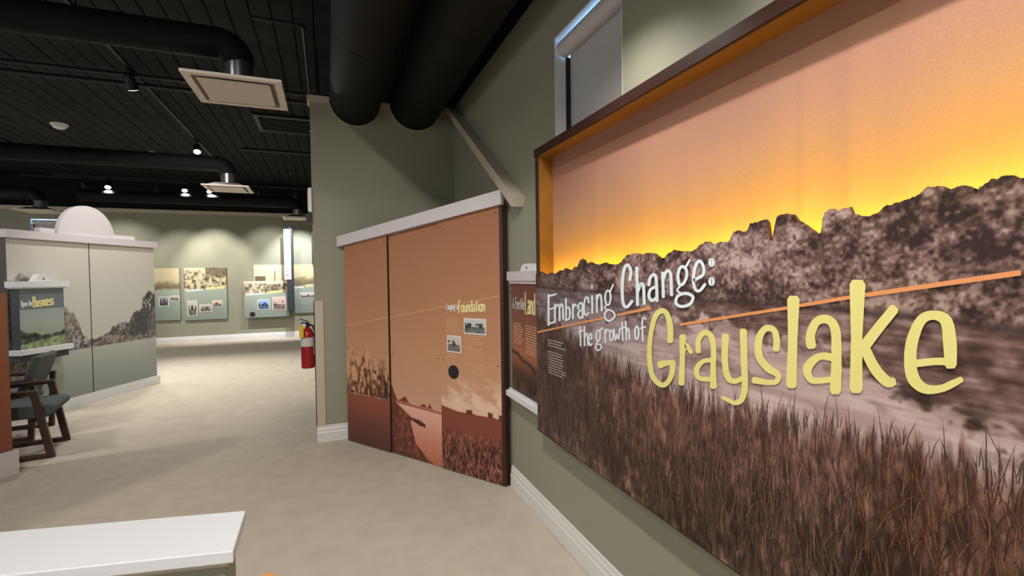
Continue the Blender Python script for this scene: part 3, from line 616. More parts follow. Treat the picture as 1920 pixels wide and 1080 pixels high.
# right wall with the high window opening (y 1.78..2.44, z 2.22..2.82); it is painted black above 3.18
wr = MB()
wr.box(XW, XW + .16, -2.6, 1.78, 0, 3.18)
wr.box(XW, XW + .16, 2.44, YB + .2, 0, 3.18)
wr.box(XW, XW + .16, 1.78, 2.44, 0, 2.22)
wr.box(XW, XW + .16, 1.78, 2.44, 2.823, 3.18)
structure(wr.build('wall_right', 'green_wall'))
structure(MB().box(XW - .004, XW + .16, -2.6, YB + .2, 3.18, ZC + .15).build('wall_right_upper', 'black_wall'))

# back wall with its own small high window
wx0, wx1, wz0, wz1 = -6.08, -5.36, 1.95, 2.92
wb = MB()
wb.box(-8.2, wx0, YB, YB + .2, 0, 3.12).box(wx1, XW, YB, YB + .2, 0, 3.12)
wb.box(wx0, wx1, YB, YB + .2, 0, wz0).box(wx0, wx1, YB, YB + .2, wz1, 3.12)
structure(wb.build('wall_back', 'green_wall'))
structure(MB().box(-8.2, XW, YB + .0, YB + .2, 3.2, ZC + .15).build('wall_back_upper', 'black_wall'))
structure(MB().box(-8.2, XW, YB - .03, YB + .2, 3.12, 3.2).build('trim_1', 'beige_trim'))
structure(MB().box(-8.2, -8.0, -2.6, YB + .2, 0, ZC + .15).build('wall_left', 'green_wall'))
structure(MB().box(-8.0, XW, -2.6, -2.45, 0, ZC + .15).build('wall_rear', 'green_wall'))

# black plank ceiling: boards with open joints under a dark deck
deck = structure(MB().box(-8.2, 1.4, -2.6, 13.9, ZC + .03, ZC + .15).build('ceiling', 'black_wall'))
pl = MB().box(-.083, .083, -2.45, YB, ZC, ZC + .03).build('plank', 'black_ceiling', deck)
x = -7.9
first = True
while x < XW - .05:
    o = pl if first else pl.copy()
    if not first:
        col.objects.link(o)
        o.parent = deck
    first = False
    o.location = (x, 0, random.uniform(-.004, .004))
    x += .18

# partition with two scooped openings for the ducts
D1, D2 = (.277, 3.150, .226), (.832, 3.176, .242)


def scoop(cx, cz, r, ztop, n=20):
    h = math.asin((ztop - cz) / r)
    start, end = math.pi - h, 2 * math.pi + h
    return [(cx + r * math.cos(start + (end - start) * k / n), cz + r * math.sin(start + (end - start) * k / n)) for k in range(n + 1)]


ZT = 3.11
poly = [(-.115, 0), (XW, 0), (XW, ZT + .03), (1.09, ZT + .03)]
poly += scoop(*D2, ZT)[::-1] + scoop(*D1, ZT)[::-1] + [(-.115, ZT)]
part = structure(MB().prism_y(poly, YP, YP + .13).build('wall_partition', 'green_wall'))
structure(MB().box(-.137, .052, YP - .018, YP + .15, ZT, ZT + .052).build('trim_2', 'beige_trim'))
structure(MB().box(.502, .594, YP - .018, YP + .15, ZT, ZT + .052).build('trim_3', 'beige_trim'))
structure(MB().prism_y([(1.066, ZT), (1.15, ZT + .02), (1.15, ZT + .06), (1.09, ZT + .06), (1.066, ZT + .03)], YP - .018, YP).build('trim_4', 'beige_trim'))
# thin pale edging round the scoops and down the end of the partition
for D, nm in ((D1, 'trim_5'), (D2, 'trim_6')):
    a = scoop(D[0], D[1], D[2] + .006, ZT)
    b_ = scoop(D[0], D[1], D[2] - .001, ZT)
    structure(MB().prism_y(a + b_[::-1], YP - .006, YP + .13).build(nm, 'beige_trim'))
# corner guard at the partition's end
structure(MB().box(-.122, -.042, YP - .008, YP, .15, 1.30).box(-.122, -.115, YP - .008, YP + .138, .15, 1.30).build('trim_7', 'beige_trim'))

# sloping cap where the partition meets the right wall
a = Vector((0, 4.72, 3.15))
b_ = Vector((0, 2.925, 1.955))
q = [(a.y, a.z), (b_.y, b_.z), (b_.y - .035, b_.z + .062), (a.y - .0, a.z + .075)]
structure(MB().prism_x(q, XW - .085, XW).build('trim_8', 'beige_trim'))

# baseboards: stepped white profile


def baseboard(name, p0, p1, out):
    """p0,p1: xy ends on the wall face; out: unit vector into the room"""
    p0, p1, out = Vector(p0), Vector(p1), Vector(out)
    prof = [(0, 0), (.018, 0), (.018, .085), (.013, .095), (.013, .118), (.008, .128), (.008, .145), (0, .15)]
    mb = MB()
    mb.prism(prof, lambda t, z: (p0.x + out.x * t, p0.y + out.y * t, z), lambda t, z: (p1.x + out.x * t, p1.y + out.y * t, z))
    return structure(mb.build(name, 'white_trim'))


baseboard('baseboard_right', (XW, -2.4), (XW, 3.185), (-1, 0))
baseboard('baseboard_partition', (-.115, YP), (XW, YP), (0, -1))
baseboard('baseboard_back', (-8, YB), (XW, YB), (0, -1))

# windows: daylight pane, mullion frame, roller blind, sill


def window(name, root_loc, rz, w, h, depth, label):
    r = structure(empty(name, root_loc, rz))
    r['label'] = label
    MB().box(0, w, depth, depth + .01, 0, h).build('pane', 'daylight_pane', r)
    MB().box(0, .03, depth - .03, depth, 0, h).box(w - .03, w, depth - .03, depth, 0, h).box(.03, w - .03, depth - .03, depth, h - .03, h).box(.03, w - .03, depth - .03, depth, 0, .03).build('window_frame', 'white_trim', r)
    MB().box(0, w, .0, depth - .03, -.012, 0).build('window_sill', 'white_trim', r)
    MB().box(0, .006, .001, depth - .03, 0, h).box(w - .006, w, .001, depth - .03, 0, h).box(.006, w - .006, .001, depth - .03, h - .006, h).build('jamb_lining', 'white_trim', r)
    bd = MB().box(.036, w - .008, .082, .085, .01, h - .07).build('blind', 'blind', r)
    MB().box(.036, w - .008, .072, .094, .004, .03).build('bottom_rail', 'white_trim', bd)
    MB().tube([(.03, .045, h - .066), (w - .008, .045, h - .066)], .045, 20).build('roller', 'fascia', r, smooth=True)
    MB().box(.016, .029, .06, .10, 0.0, h - .10).build('side_channel', 'white_trim', r)
    MB().box(.029, .0355, .055, .10, 0.0, h - .11).build('channel_seal', 'black_metal', r)
    return r


window('window_1', (XW, 2.44, 2.22), -math.pi / 2, .66, .603, .14, 'high window with a roller blind above the large sunset mural')
window('window_2', (wx0, YB, wz0), 0, wx1 - wx0, wz1 - wz0, .16, 'small distant window with a blind on the far wall')

# ------------------------------------------------------------------ the large mural shadow box
M0, ML = 2.47, 3.10           # left edge (world y) and length
MF = -.110                    # local y of the front plane (wall face is 0)
mural = empty('mural_display', (XW, M0, 0), -math.pi / 2)
tag(mural, 'huge framed sunset marsh mural lettered Embracing Change: the growth of Grayslake', 'mural')
tree_pts = np.array(pairs(TREE))
end_t = [(2.10, 1.668), (2.2, 1.69), (2.3, 1.66), (2.42, 1.70), (2.55, 1.72), (2.7, 1.69), (2.85, 1.73), (3.0, 1.71), (3.1, 1.70)]
tree_pts = np.vstack([tree_pts, np.array(end_t)])
tree_pts[0] = (0.0, tree_pts[0][1])
order = np.argsort(tree_pts[:, 0], kind='stable')
TU, TV = tree_pts[order, 0], tree_pts[order, 1]


def curve(P, tail):
    p = np.array(pairs(P) + tail)
    return lambda u: np.interp(u, p[:, 0], p[:, 1])


shore = curve(SHORE, [(3.1, 1.36)])
bright = curve(BRIGHT, [(2.4, 1.15), (3.1, 1.10)])
reed = curve(REED, [(2.4, 1.15), (3.1, 1.12)])


def treeline(u):
    base = np.interp(u, TU, TV)
    return base + .006 * (fbm(u * 60, u * 0 + 2.2, 3) - .5) * 2 + .004 * (vnoise(u * 220, u * 0 + 9.1) - .5)


def mural_colour(u, v):
    sh, br, rd = shore(u), bright(u), reed(u)
    # trees
    n1 = fbm(u * 24, v * 30, 3)
    n2 = fbm(u * 120 + 3, v * 125, 2)
    n3 = fbm(u * 7 + 11, v * 9, 2)
    val = .52 + (n1 - .5) * .95 + (n2 - .5) * .9 + (n3 - .5) * .75
    tl = np.interp(u, TU, TV)
    val = val - .12 * np.clip(1 - (tl - v) / .03, 0, 1)
    left = np.clip((.75 - u) / .5, 0, 1)
    trees = ramp(val, [(.1, (52, 36, 34)), (.35, (92, 68, 64)), (.55, (126, 99, 94)), (.75, (158, 132, 127)), (.95, (184, 162, 156))])
    warm = ramp(val, [(.1, (34, 26, 16)), (.4, (82, 62, 44)), (.6, (120, 96, 76)), (.8, (160, 136, 118))])
    trees = lerp(trees, warm, np.clip((u - 1.55) * 1.8, 0, .85) * np.clip(.3 + (n3 - .35) * 2.4 + (v - 1.46) * 2, 0, 1))
    trees = lerp(trees, ramp(val, [(.2, (52, 38, 40)), (.8, (112, 88, 88))]), left * .8)
    # bank shadow band
    band = np.clip(1 - np.abs(v - sh - .006) / .02, 0, 1)
    trees = lerp(trees, (60, 44, 42), band * .8)
    # reflections
    n4 = fbm(u * 5 + 5, v * 75, 4)
    n5 = fbm(u * 26 + 1, v * 40 + 7, 3)
    rv = .5 + (n4 - .5) * .8 + (n5 - .5) * .9
    refl = ramp(rv, [(.2, (70, 50, 44)), (.45, (108, 82, 74)), (.6, (128, 102, 96)), (.85, (168, 144, 138))])
    refl = lerp(refl, ramp(rv, [(.2, (96, 82, 88)), (.8, (142, 126, 134))]), np.clip((1.35 - u) / .7, 0, 1) * .85)
    k = np.clip((u - 1.55) * 2, 0, 1) * np.clip(1 - np.abs((v - (1.24 - (u - 1.6) * .10)) / .05), 0, 1)
    refl = lerp(refl, ramp(n5, [(.3, (30, 24, 16)), (.55, (92, 70, 52)), (.75, (150, 128, 112))]), k * .9)
    # water
    n6 = fbm(u * 4 + 2, v * 60 + 3, 4)
    water = ramp(n6, [(.25, (174, 148, 142)), (.6, (194, 169, 163)), (.8, (204, 182, 176))])
    water = lerp(water, ramp(n6, [(.3, (138, 120, 122)), (.7, (168, 150, 152))]), np.clip((1.3 - u) / .9, 0, 1))
    patch = np.clip((fbm(u * 10 + 6, v * 24 + 2, 3) - .58) * 9, 0, 1) * np.clip((v - 1.15 + (u - 1.5) * .05) / .06, 0, 1)
    water = lerp(water, ramp(n5, [(.3, (96, 74, 70)), (.7, (144, 120, 116))]), patch * .6)
    # reeds ground
    n7 = fbm(u * 120, v * 14 + u * 9, 4)
    n8 = fbm(u * 14 + 8, v * 16, 3)
    n9 = fbm(u * 45 + 2, v * 30 + 9, 3)
    gv = .5 + (n7 - .5) * .8 + (n8 - .5) * .7 + (n9 - .5) * .7
    mid = ramp(gv, [(.15, (60, 45, 42)), (.45, (100, 77, 70)), (.65, (130, 101, 92)), (.9, (168, 136, 124))])
    dark = ramp(gv, [(.15, (54, 44, 44)), (.5, (78, 65, 64)), (.9, (116, 98, 94))])
    brown = ramp(gv, [(.15, (28, 21, 14)), (.45, (62, 46, 36)), (.65, (92, 69, 56)), (.9, (140, 106, 88))])
    ground = lerp(mid, dark, np.clip((.85 - u) / .5, 0, 1))
    ground = ground * np.array((1.06, .98, .93))
    ground = lerp(ground, brown, np.clip((u - 1.25) * .8 + (1.02 - v) * 3.2, 0, .97) * np.clip((u - .5) * 2, 0, 1))
    out = trees
    soft = .012
    w = np.clip((sh - v) / soft + .5, 0, 1)
    out = lerp(out, refl, w)
    w = np.clip((br + (n5 - .5) * .12 + (n1 - .5) * .10 - v) / .03 + .5, 0, 1)
    out = lerp(out, water, w)
    jag = (fbm(u * 55 + 4, u * 0 + 1, 3) - .5) * .12
    w = np.clip((rd + jag - v) / .05 + .5, 0, 1)
    out = lerp(out, ground, w)
    return out


# cut-out front board: a grid up to the tree line, plus its edge and back
Uc = np.sort(np.concatenate([np.linspace(0, 1.2, 240), np.linspace(1.2, 2.2, 600)[1:], np.linspace(2.2, ML, 70)[1:]]))
uu, tt = np.meshgrid(Uc, np.linspace(0, 1, 430))
topv = treeline(uu)
z_lo = .632
zz = z_lo + tt * (topv - z_lo)
front = paint_mesh('cutout_landscape', np.stack([uu, np.full_like(uu, MF - .006), zz], -1), mural_colour(uu, zz), mural, uu.shape)
mb = MB()
us = Uc[::4]
tv = treeline(us)
n = len(us)
yb0, yb1 = MF - .006, MF + .004
mb.v = [(a, yb0, b2) for a, b2 in zip(us, tv)] + [(a, yb1, b2) for a, b2 in zip(us, tv)] + [(a, yb1, z_lo) for a in us]
mb.f = [(i, i + 1, n + i + 1, n + i) for i in range(n - 1)] + [(n + i, n + i + 1, 2 * n + i + 1, 2 * n + i) for i in range(n - 1)]
mb.build('cutout_backing', 'board_edge', front, fix=False)

# reeds printed blade by blade on the front board
rg = np.random.default_rng(11)
NB = 6500
bu = rg.random(NB) ** .9 * ML
lowz = .64
rdv = reed(bu)
bz = lowz + rg.random(NB) ** .85 * (rdv - lowz + .012)
depthf = np.clip((rdv - bz) / .5, 0, 1)
bh = (.035 + .085 * depthf) * (.5 + rg.random(NB))
edge = rg.random(NB) < .22
bh = np.where(edge & (depthf < .15), bh * 2.1, bh)
bw = .0009 + .0015 * depthf * rg.random(NB)
lean = rg.normal(0, .38, NB) * bh
lean = np.where(depthf < .15, lean * .4, lean)
c_dark = np.array((66, 50, 45.))
c_light = np.array((160, 126, 113.))
kk = rg.random(NB) ** 1.5
cc = c_dark + (c_light - c_dark) * kk[:, None]
cc = cc * np.array((1.05, .98, .92))
cc = np.where((bu < .9)[:, None], cc * .66 + 14, cc)
cc = np.where((bu > 1.75)[:, None], cc * np.array((.86, .76, .62)), cc)
low = np.clip((1.0 - bz) * 2.2, 0, 1)[:, None] * np.clip((bu - .5) * 2, 0, 1)[:, None]
cc = cc * (1 - .45 * low)
near_edge = (depthf < .08)[:, None]
cc = np.where(near_edge, np.array((78, 56, 52.)) * (.7 + .6 * kk[:, None]), cc)
yo = MF - .0066 - rg.random(NB) * .0012
V = np.zeros((NB, 5, 3))
V[:, :, 1] = yo[:, None]
V[:, 0, 0], V[:, 0, 2] = bu - bw, bz
V[:, 1, 0], V[:, 1, 2] = bu + bw, bz
V[:, 2, 0], V[:, 2, 2] = bu + lean * .35 + bw * .8, bz + bh * .55
V[:, 3, 0], V[:, 3, 2] = bu + lean, bz + bh
V[:, 4, 0], V[:, 4, 2] = bu + lean * .35 - bw * .8, bz + bh * .55
V[:, :, 0] = np.clip(V[:, :, 0], 0.002, ML - .002)
me = bpy.data.meshes.new('reed_print')
me.vertices.add(NB * 5)
me.vertices.foreach_set('co', V.reshape(-1).astype(np.float32))
me.loops.add(NB * 5)
me.loops.foreach_set('vertex_index', np.arange(NB * 5, dtype=np.int32))
me.polygons.add(NB)
me.polygons.foreach_set('loop_start', np.arange(0, NB * 5, 5, dtype=np.int32))
me.polygons.foreach_set('loop_total', np.full(NB, 5, dtype=np.int32))
me.update(calc_edges=True)
ca = me.color_attributes.new('Col', 'FLOAT_COLOR', 'POINT')
L4 = np.ones((NB, 5, 4), np.float32)
L4[:, :, :3] = lin(np.clip(cc, 0, 255))[:, None, :]
ca.data.foreach_set('color', L4.reshape(-1))
me.materials.append(MATS['print'])
o = bpy.data.objects.new('reed_print', me)
col.objects.link(o)
o.parent = front
o['kind'] = 'stuff'

# frame and recessed sky
MT, MBt = 2.207, .627
FW = .042
MB().box(-.02, ML + .02, MF, 0, MT - FW, MT).build('frame_top', 'frame_wood', mural)
MB().box(-.02, ML + .02, MF, 0, MBt - .005, MBt + .012).build('frame_bottom', 'frame_wood', mural)
MB().box(-.004, .028, MF, 0, MBt + .012, MT - FW).build('frame_side', 'frame_wood', mural)
MB().box(ML - .028, ML + .004, MF, 0, MBt + .012, MT - FW).build('frame_side', 'frame_wood', mural)

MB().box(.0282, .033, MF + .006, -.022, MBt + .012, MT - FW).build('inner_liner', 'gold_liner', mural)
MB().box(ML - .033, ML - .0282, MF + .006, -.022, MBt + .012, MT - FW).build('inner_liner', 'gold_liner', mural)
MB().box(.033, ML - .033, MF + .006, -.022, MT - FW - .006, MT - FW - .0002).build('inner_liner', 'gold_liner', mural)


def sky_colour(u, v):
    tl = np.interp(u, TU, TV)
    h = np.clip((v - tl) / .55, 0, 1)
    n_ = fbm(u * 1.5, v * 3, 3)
    return ramp(h + (n_ - .5) * .1, [(0, (222, 170, 84)), (.2, (202, 148, 82)), (.45, (182, 134, 98)), (.7, (166, 122, 102)), (1, (154, 110, 92))])  # print tones with strip glow painted in low down, frame shadow at the top


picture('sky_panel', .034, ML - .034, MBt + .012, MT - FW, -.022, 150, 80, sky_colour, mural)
MB().box(.034, ML - .034, -.0215, -.002, MBt + .012, MT - FW).build('sky_backing', 'board_edge', mural)
# light strip hidden behind the cut-out, following the tree line
us = np.linspace(.05, ML - .05, 90)
tvs = np.minimum.reduce([np.interp(us + d, TU, TV) for d in np.linspace(-.05, .05, 9)]) - .03
k = np.ones(7) / 7
tvs2 = np.convolve(np.pad(tvs, 3, mode='edge'), k, mode='valid')
tvs2 = np.minimum(tvs2, tvs)
MB().tube([(a, MF + .022, b2) for a, b2 in zip(us, tvs2)], .006, 6).build('led_strip', 'led', mural)

# lettering
YL = MF - .0095
ribbons('title_lettering', [(pairs(l), pairs(r)) for l, r in WHITE], YL, 'white_ink', mural)
ribbons('town_name_lettering', [(pairs(l), pairs(r)) for l, r in YELLOW], YL - .001, 'yellow_ink', mural)
ribbons('orange_rule', [(pairs(l), pairs(r)) for l, r in RULE], YL, 'orange_ink', mural)
stuff(ribbons('small_print', text_lines(.158, .365, 1.160, 3, .0145, .0065, 5, .01) + text_lines(.158, .365, 1.098, 9, .0138, .0065, 6, .01), YL, 'grey_ink', mural))

# ------------------------------------------------------------------ narrow wall panel beside the mural
fp = empty('wall_panel', (XW, 3.02, 0), -math.pi / 2)
tag(fp, 'narrow brown panel lettered A Fertile Land with white cap and ledge beside the mural', 'panel')
MB().box(0, .485, -.055, 0, .74, 1.452).build('board', 'board_edge', fp)


def fertile_colour(u, v):
    n = fbm(u * 20, v * 20, 4)
    c = ramp((v - .74) / .71, [(0, (44, 32, 28)), (.16, (62, 44, 38)), (.3, (140, 88, 60)), (.36, (170, 108, 74)), (.6, (140, 88, 70)), (.8, (120, 72, 62)), (1, (116, 70, 62))])
    z = 1.02 - .22 * u + (n - .5) * .03
    c = lerp(c, (52, 36, 34), np.clip(1 - np.abs(v - z + .01) / .022, 0, 1))
    z2 = .87 - .05 * u + (n - .5) * .05
    c = lerp(c, ramp(n, [(.3, (36, 28, 26)), (.7, (84, 60, 50))]), np.clip((z2 - v) / .03, 0, 1))
    return c + (n - .5)[..., None] * 14


picture('print', .002, .483, .742, 1.45, -.0565, 70, 100, fertile_colour, fp)
MB().box(-.03, .515, -.075, 0, 1.472, 1.532).box(-.012, .497, -.066, 0, 1.452, 1.472).build('cap', 'fascia', fp)
MB().prism_y([(.13, 1.53), (.365, 1.53), (.352, 1.555), (.325, 1.573), (.28, 1.579), (.21, 1.579), (.165, 1.573), (.142, 1.555)][::1], -.04, -.005).build('half_round', 'white_plastic', fp)
MB().tube([(.245, -.046, 1.552), (.245, -.036, 1.552)], .008, 12).build('button', 'galvanised', fp)
MB().box(-.05, .535, -.085, 0, .690, .725).box(-.03, .515, -.07, 0, .725, .742).build('ledge', 'cap_white', fp)
s1, xe = word('A Fertile', .03, 1.285, .075, .1, .88, .02, .08)
ribbons('lettering', s1, -.058, 'white_ink', fp)
s1, xe = word('Land', xe + .008, 1.265, .135, .12, .72, .02, .08)
ribbons('lettering', s1, -.058, 'cream_ink', fp)
stuff(ribbons('small_print', text_lines(.04, .22, 1.19, 9, .0155, .006, 15) + text_lines(.25, .45, 1.19, 12, .0155, .006, 16), -.058, 'pale_orange_ink', fp))

# ------------------------------------------------------------------ angled three-board unit across the corner
PA, PB = Vector((.149, 4.672)), Vector((1.14, 3.20))
fu = empty('exhibit_panel_unit', (PA.x, PA.y, 0), math.atan2(PB.y - PA.y, PB.x - PA.x))
tag(fu, 'tall orange three-board display lettered Laying a Foundation set across the corner', 'display')
WB = .5917


def ztop(s):
    return 1.798 + (2.000 - 1.798) * s / 1.775


cornfield = dict()


def foundation_colour(s, z):
    n = fbm(s * 6, z * 6, 3)
    nf = fbm(s * 40, z * 40, 4)
    nt_ = fbm(s * 22 + 3, z * 13, 4)
    sky = ramp(z + (n - .5) * .1, [(.4, (204, 160, 130)), (.9, (192, 142, 108)), (1.3, (178, 127, 93)), (2.0, (160, 108, 76))])
    out = sky
    b = np.floor(s / WB)
    # first board: leafless wood over a red field
    hor = .452
    topw = hor + .30 + .16 * fbm(s * 16 + 2, s * 0 + 4, 3) * 1.6
    topw = np.where(s > .42, topw - .06, topw)
    inwood = np.clip((topw - z) / .16, 0, 1) * np.clip((z - hor) / .01, 0, 1)
    nt_ = fbm(s * 46 + 3, z * 22, 4)
    wood = ramp(nt_ + np.clip((z - hor) / 1.3, 0, .3), [(.3, (62, 38, 32)), (.5, (112, 72, 52)), (.6, (150, 106, 78)), (.74, (208, 160, 122))])
    wood = lerp(wood, (48, 34, 36), np.clip(1 - np.abs(s - .54) / .05, 0, 1) * np.clip((.62 - z) / .05, 0, 1) * .95)
    b1 = lerp(sky, wood, inwood)
    field = ramp(z / hor + (nf - .5) * .15, [(0, (90, 58, 54)), (.45, (114, 66, 55)), (.9, (146, 82, 64)), (1, (142, 84, 66))])
    b1 = np.where((z < hor)[..., None], field, b1)
    # second board: river and bank
    hor2 = .468 - .028 * (s - WB) / WB
    bank = np.interp(z, [0, .03, .14, .29, .34, .40, .44], [1.10, 1.02, .88, .83, .84, .74, .66])
    river = ramp(z + (nf - .5) * .05, [(0, (186, 108, 84)), (.2, (206, 140, 116)), (.42, (226, 176, 158))])
    bankc = ramp(nf + z * .3, [(.3, (82, 50, 48)), (.6, (120, 70, 54)), (.8, (146, 86, 60))])
    low = np.where((s > bank)[..., None], river, bankc)
    low = lerp(low, (140, 72, 50), np.clip(1 - np.abs(z - hor2 + .012) / .014, 0, 1))
    shrubs = hor2 + .05 * np.clip(fbm(s * 18 + 9, s * 0 + 3, 2) - .45, 0, 1) * 3 + .12 * np.clip((.66 - s) / .05, 0, 1)
    b2 = np.where((z < hor2)[..., None], low, lerp(sky, (122, 62, 44), np.clip((shrubs - z) / .012, 0, 1)))
    boat = (np.abs(s - .91) < .085) & (np.abs(z - (.318 - (s - .91) * .22)) < .022 - .012 * np.abs(s - .93) / .1)
    b2 = np.where(boat[..., None], np.array((84, 46, 36.)), b2)
    # third board: clouds over corn
    hor3 = .478 + .022 * np.clip(1 - (s - 1.2) / .15, 0, 1)
    cl = fbm(s * 9 + 4, z * 16 + s * 6, 4)
    sky3 = lerp(sky, (232, 196, 172), np.clip((.78 - z) / .2, 0, 1) * np.clip((cl - .47) * 6, 0, 1))
    sky3 = lerp(sky3, (228, 186, 160), np.clip((.60 - z) / .12, 0, .9))
    corn = fbm(s * 95, z * 34 + s * 10, 4)
    cornc = ramp(corn, [(.3, (58, 32, 30)), (.5, (104, 62, 52)), (.68, (150, 96, 78)), (.85, (190, 140, 116))])
    fld = lerp((132, 72, 56), cornc, np.clip((.36 - z) / .12, 0, 1))
    b3 = np.where((z < hor3)[..., None], fld, sky3)
    for hx, hw, hh in ((1.47, .03, .028), (1.67, .02, .035), (1.76, .014, .03)):
        b3 = np.where(((np.abs(s - hx) < hw) & (z > hor3 - .01) & (z < hor3 + hh))[..., None], np.array((104, 58, 44.)), b3)
    out = np.where((b == 0)[..., None], b1, np.where((b == 1)[..., None], b2, b3))
    # thin pale rule crossing all three boards
    zr = 1.070 + .165 * s
    out = lerp(out, (222, 172, 138), np.clip(1 - np.abs(z - zr) / .006, 0, 1) * .8)
    return out


for k in range(3):
    s0, s1 = k * WB + (.004 if k else 0), (k + 1) * WB - (.006 if k == 0 else .0015)
    dy = (0.0, .012, .0)[k]
    bd = MB().prism_y([(s0, 0.005), (s1, 0.005), (s1, ztop(s1)), (s0, ztop(s0))], .001 + dy, .02 + dy).build('board', 'board_edge', fu)
    bd['label'] = ('orange board with bare trees over a red field', 'orange board with a river and a moored boat', 'orange board with text and photographs above a corn field')[k]
    picture('print', s0 + .0005, s1 - .0005, .006, None, dy - .0002, 120, 380, foundation_colour, bd, top=lambda u: ztop(u) - .0005)
    for px, pz in ((s0 + .03, ztop(s0) - .04), (s1 - .03, ztop(s1) - .045), (s0 + .03, .86), (s1 - .03, .86)):
        MB().tube([(px, dy - .002, pz), (px, dy + .001, pz)], .0055, 10).build('screw', 'chair_wood', bd)
# core, dark wood right side and fascia
MB().prism_y([(.005, .004), (1.77, .004), (1.77, ztop(1.77) - .002), (.005, ztop(0) - .002)], .033, .045).build('core', 'dark_wood', fu)
MB().box(1.776, 1.800, 0.0, .022, .004, 2.0).build('side_post', 'dark_wood', fu)
MB().box(1.784, 1.806, .022, .048, .004, 2.0).build('side_post', 'dark_wood', fu)
MB().prism_y([(-.065, 1.794), (1.812, 2.004), (1.812, 2.105), (-.065, 1.888)], -.03, .0).build('fascia', 'fascia', fu)
ph = MB().box(1.435, 1.645, -.004, 0, 1.075, 1.193).build('photo', 'photo_border', fu)


def photo_fn(seed, tint=(1, 1, 1), lo=40, hi=205, hz=.45):
    def fn(u, v):
        u0, u1, v0, v1 = u.min(), u.max(), v.min(), v.max()
        a, b = (u - u0) / (u1 - u0), (v - v0) / (v1 - v0)
        nn_ = fbm(a * 7 + seed, b * 6 + seed * 2.3, 4)
        sky = hi - 25 * (1 - b)
        g = np.where(b > hz + .05 * (fbm(a * 9 + seed, a * 0, 2) - .5), sky, 95 + 90 * (nn_ - .3))
        blob = (np.abs(b - hz - .1) < .17) & (fbm(a * 6 + seed * 1.7, b * 2.2 + seed, 3) > .54)
        g = np.where(blob, lo + 40 * nn_, g)
        return g[..., None] * np.asarray(tint, float)
    return fn


picture('photo_print', 1.443, 1.637, 1.085, 1.185, -.0048, 40, 24, photo_fn(3.1), ph)
ph = MB().box(1.262, 1.402, -.004, 0, .925, 1.055).build('photo', 'photo_border', fu)
picture('photo_print', 1.270, 1.394, .935, 1.047, -.0048, 30, 28, photo_fn(8.4, (1.02, .96, .92)), ph)
MB().tube([(1.322, -.005, .775), (1.322, .001, .775)], .052, 28).build('round_dial', 'black_ink', fu, smooth=False)
s1, xe = word('Laying a', 1.262, 1.250, .05, .12, .80, .06, .07)
ribbons('lettering', s1, -.0025, 'white_ink', fu)
s1, xe = word('Foundation', xe + .002, 1.234, .088, .13, .78, .06, .07)
ribbons('lettering', s1, -.0025, 'cream_ink', fu)
tl = text_lines(1.255, 1.40, 1.185, 8, .0145, .005, 31) + text_lines(1.44, 1.64, 1.06, 5, .0145, .005, 32) + text_lines(1.44, 1.64, .965, 6, .0145, .005, 33) + text_lines(1.44, 1.66, .855, 6, .0145, .005, 34) + text_lines(1.265, 1.38, .905, 2, .0145, .005, 35)
tl += text_lines(1.44, 1.52, .98, 1, .01, .007, 36)
stuff(ribbons('small_print', tl, -.0025, 'pale_orange_ink', fu))

# ------------------------------------------------------------------ street-scene cabinet at the left
CT = Vector((.405, .914)).normalized()
C0 = Vector((-2.356, 8.423)) - CT * 1.96          # left front corner
cab = empty('street_scene_cabinet', (C0.x, C0.y, 0), math.atan2(CT.y, CT.x))
tag(cab, 'freestanding wall unit with a grey old street photograph and white half-round pediment', 'display')
CD = .55
MB().box(.01, 1.95, .022, CD, 0.02, 1.99).build('body', 'dark_wood', cab)


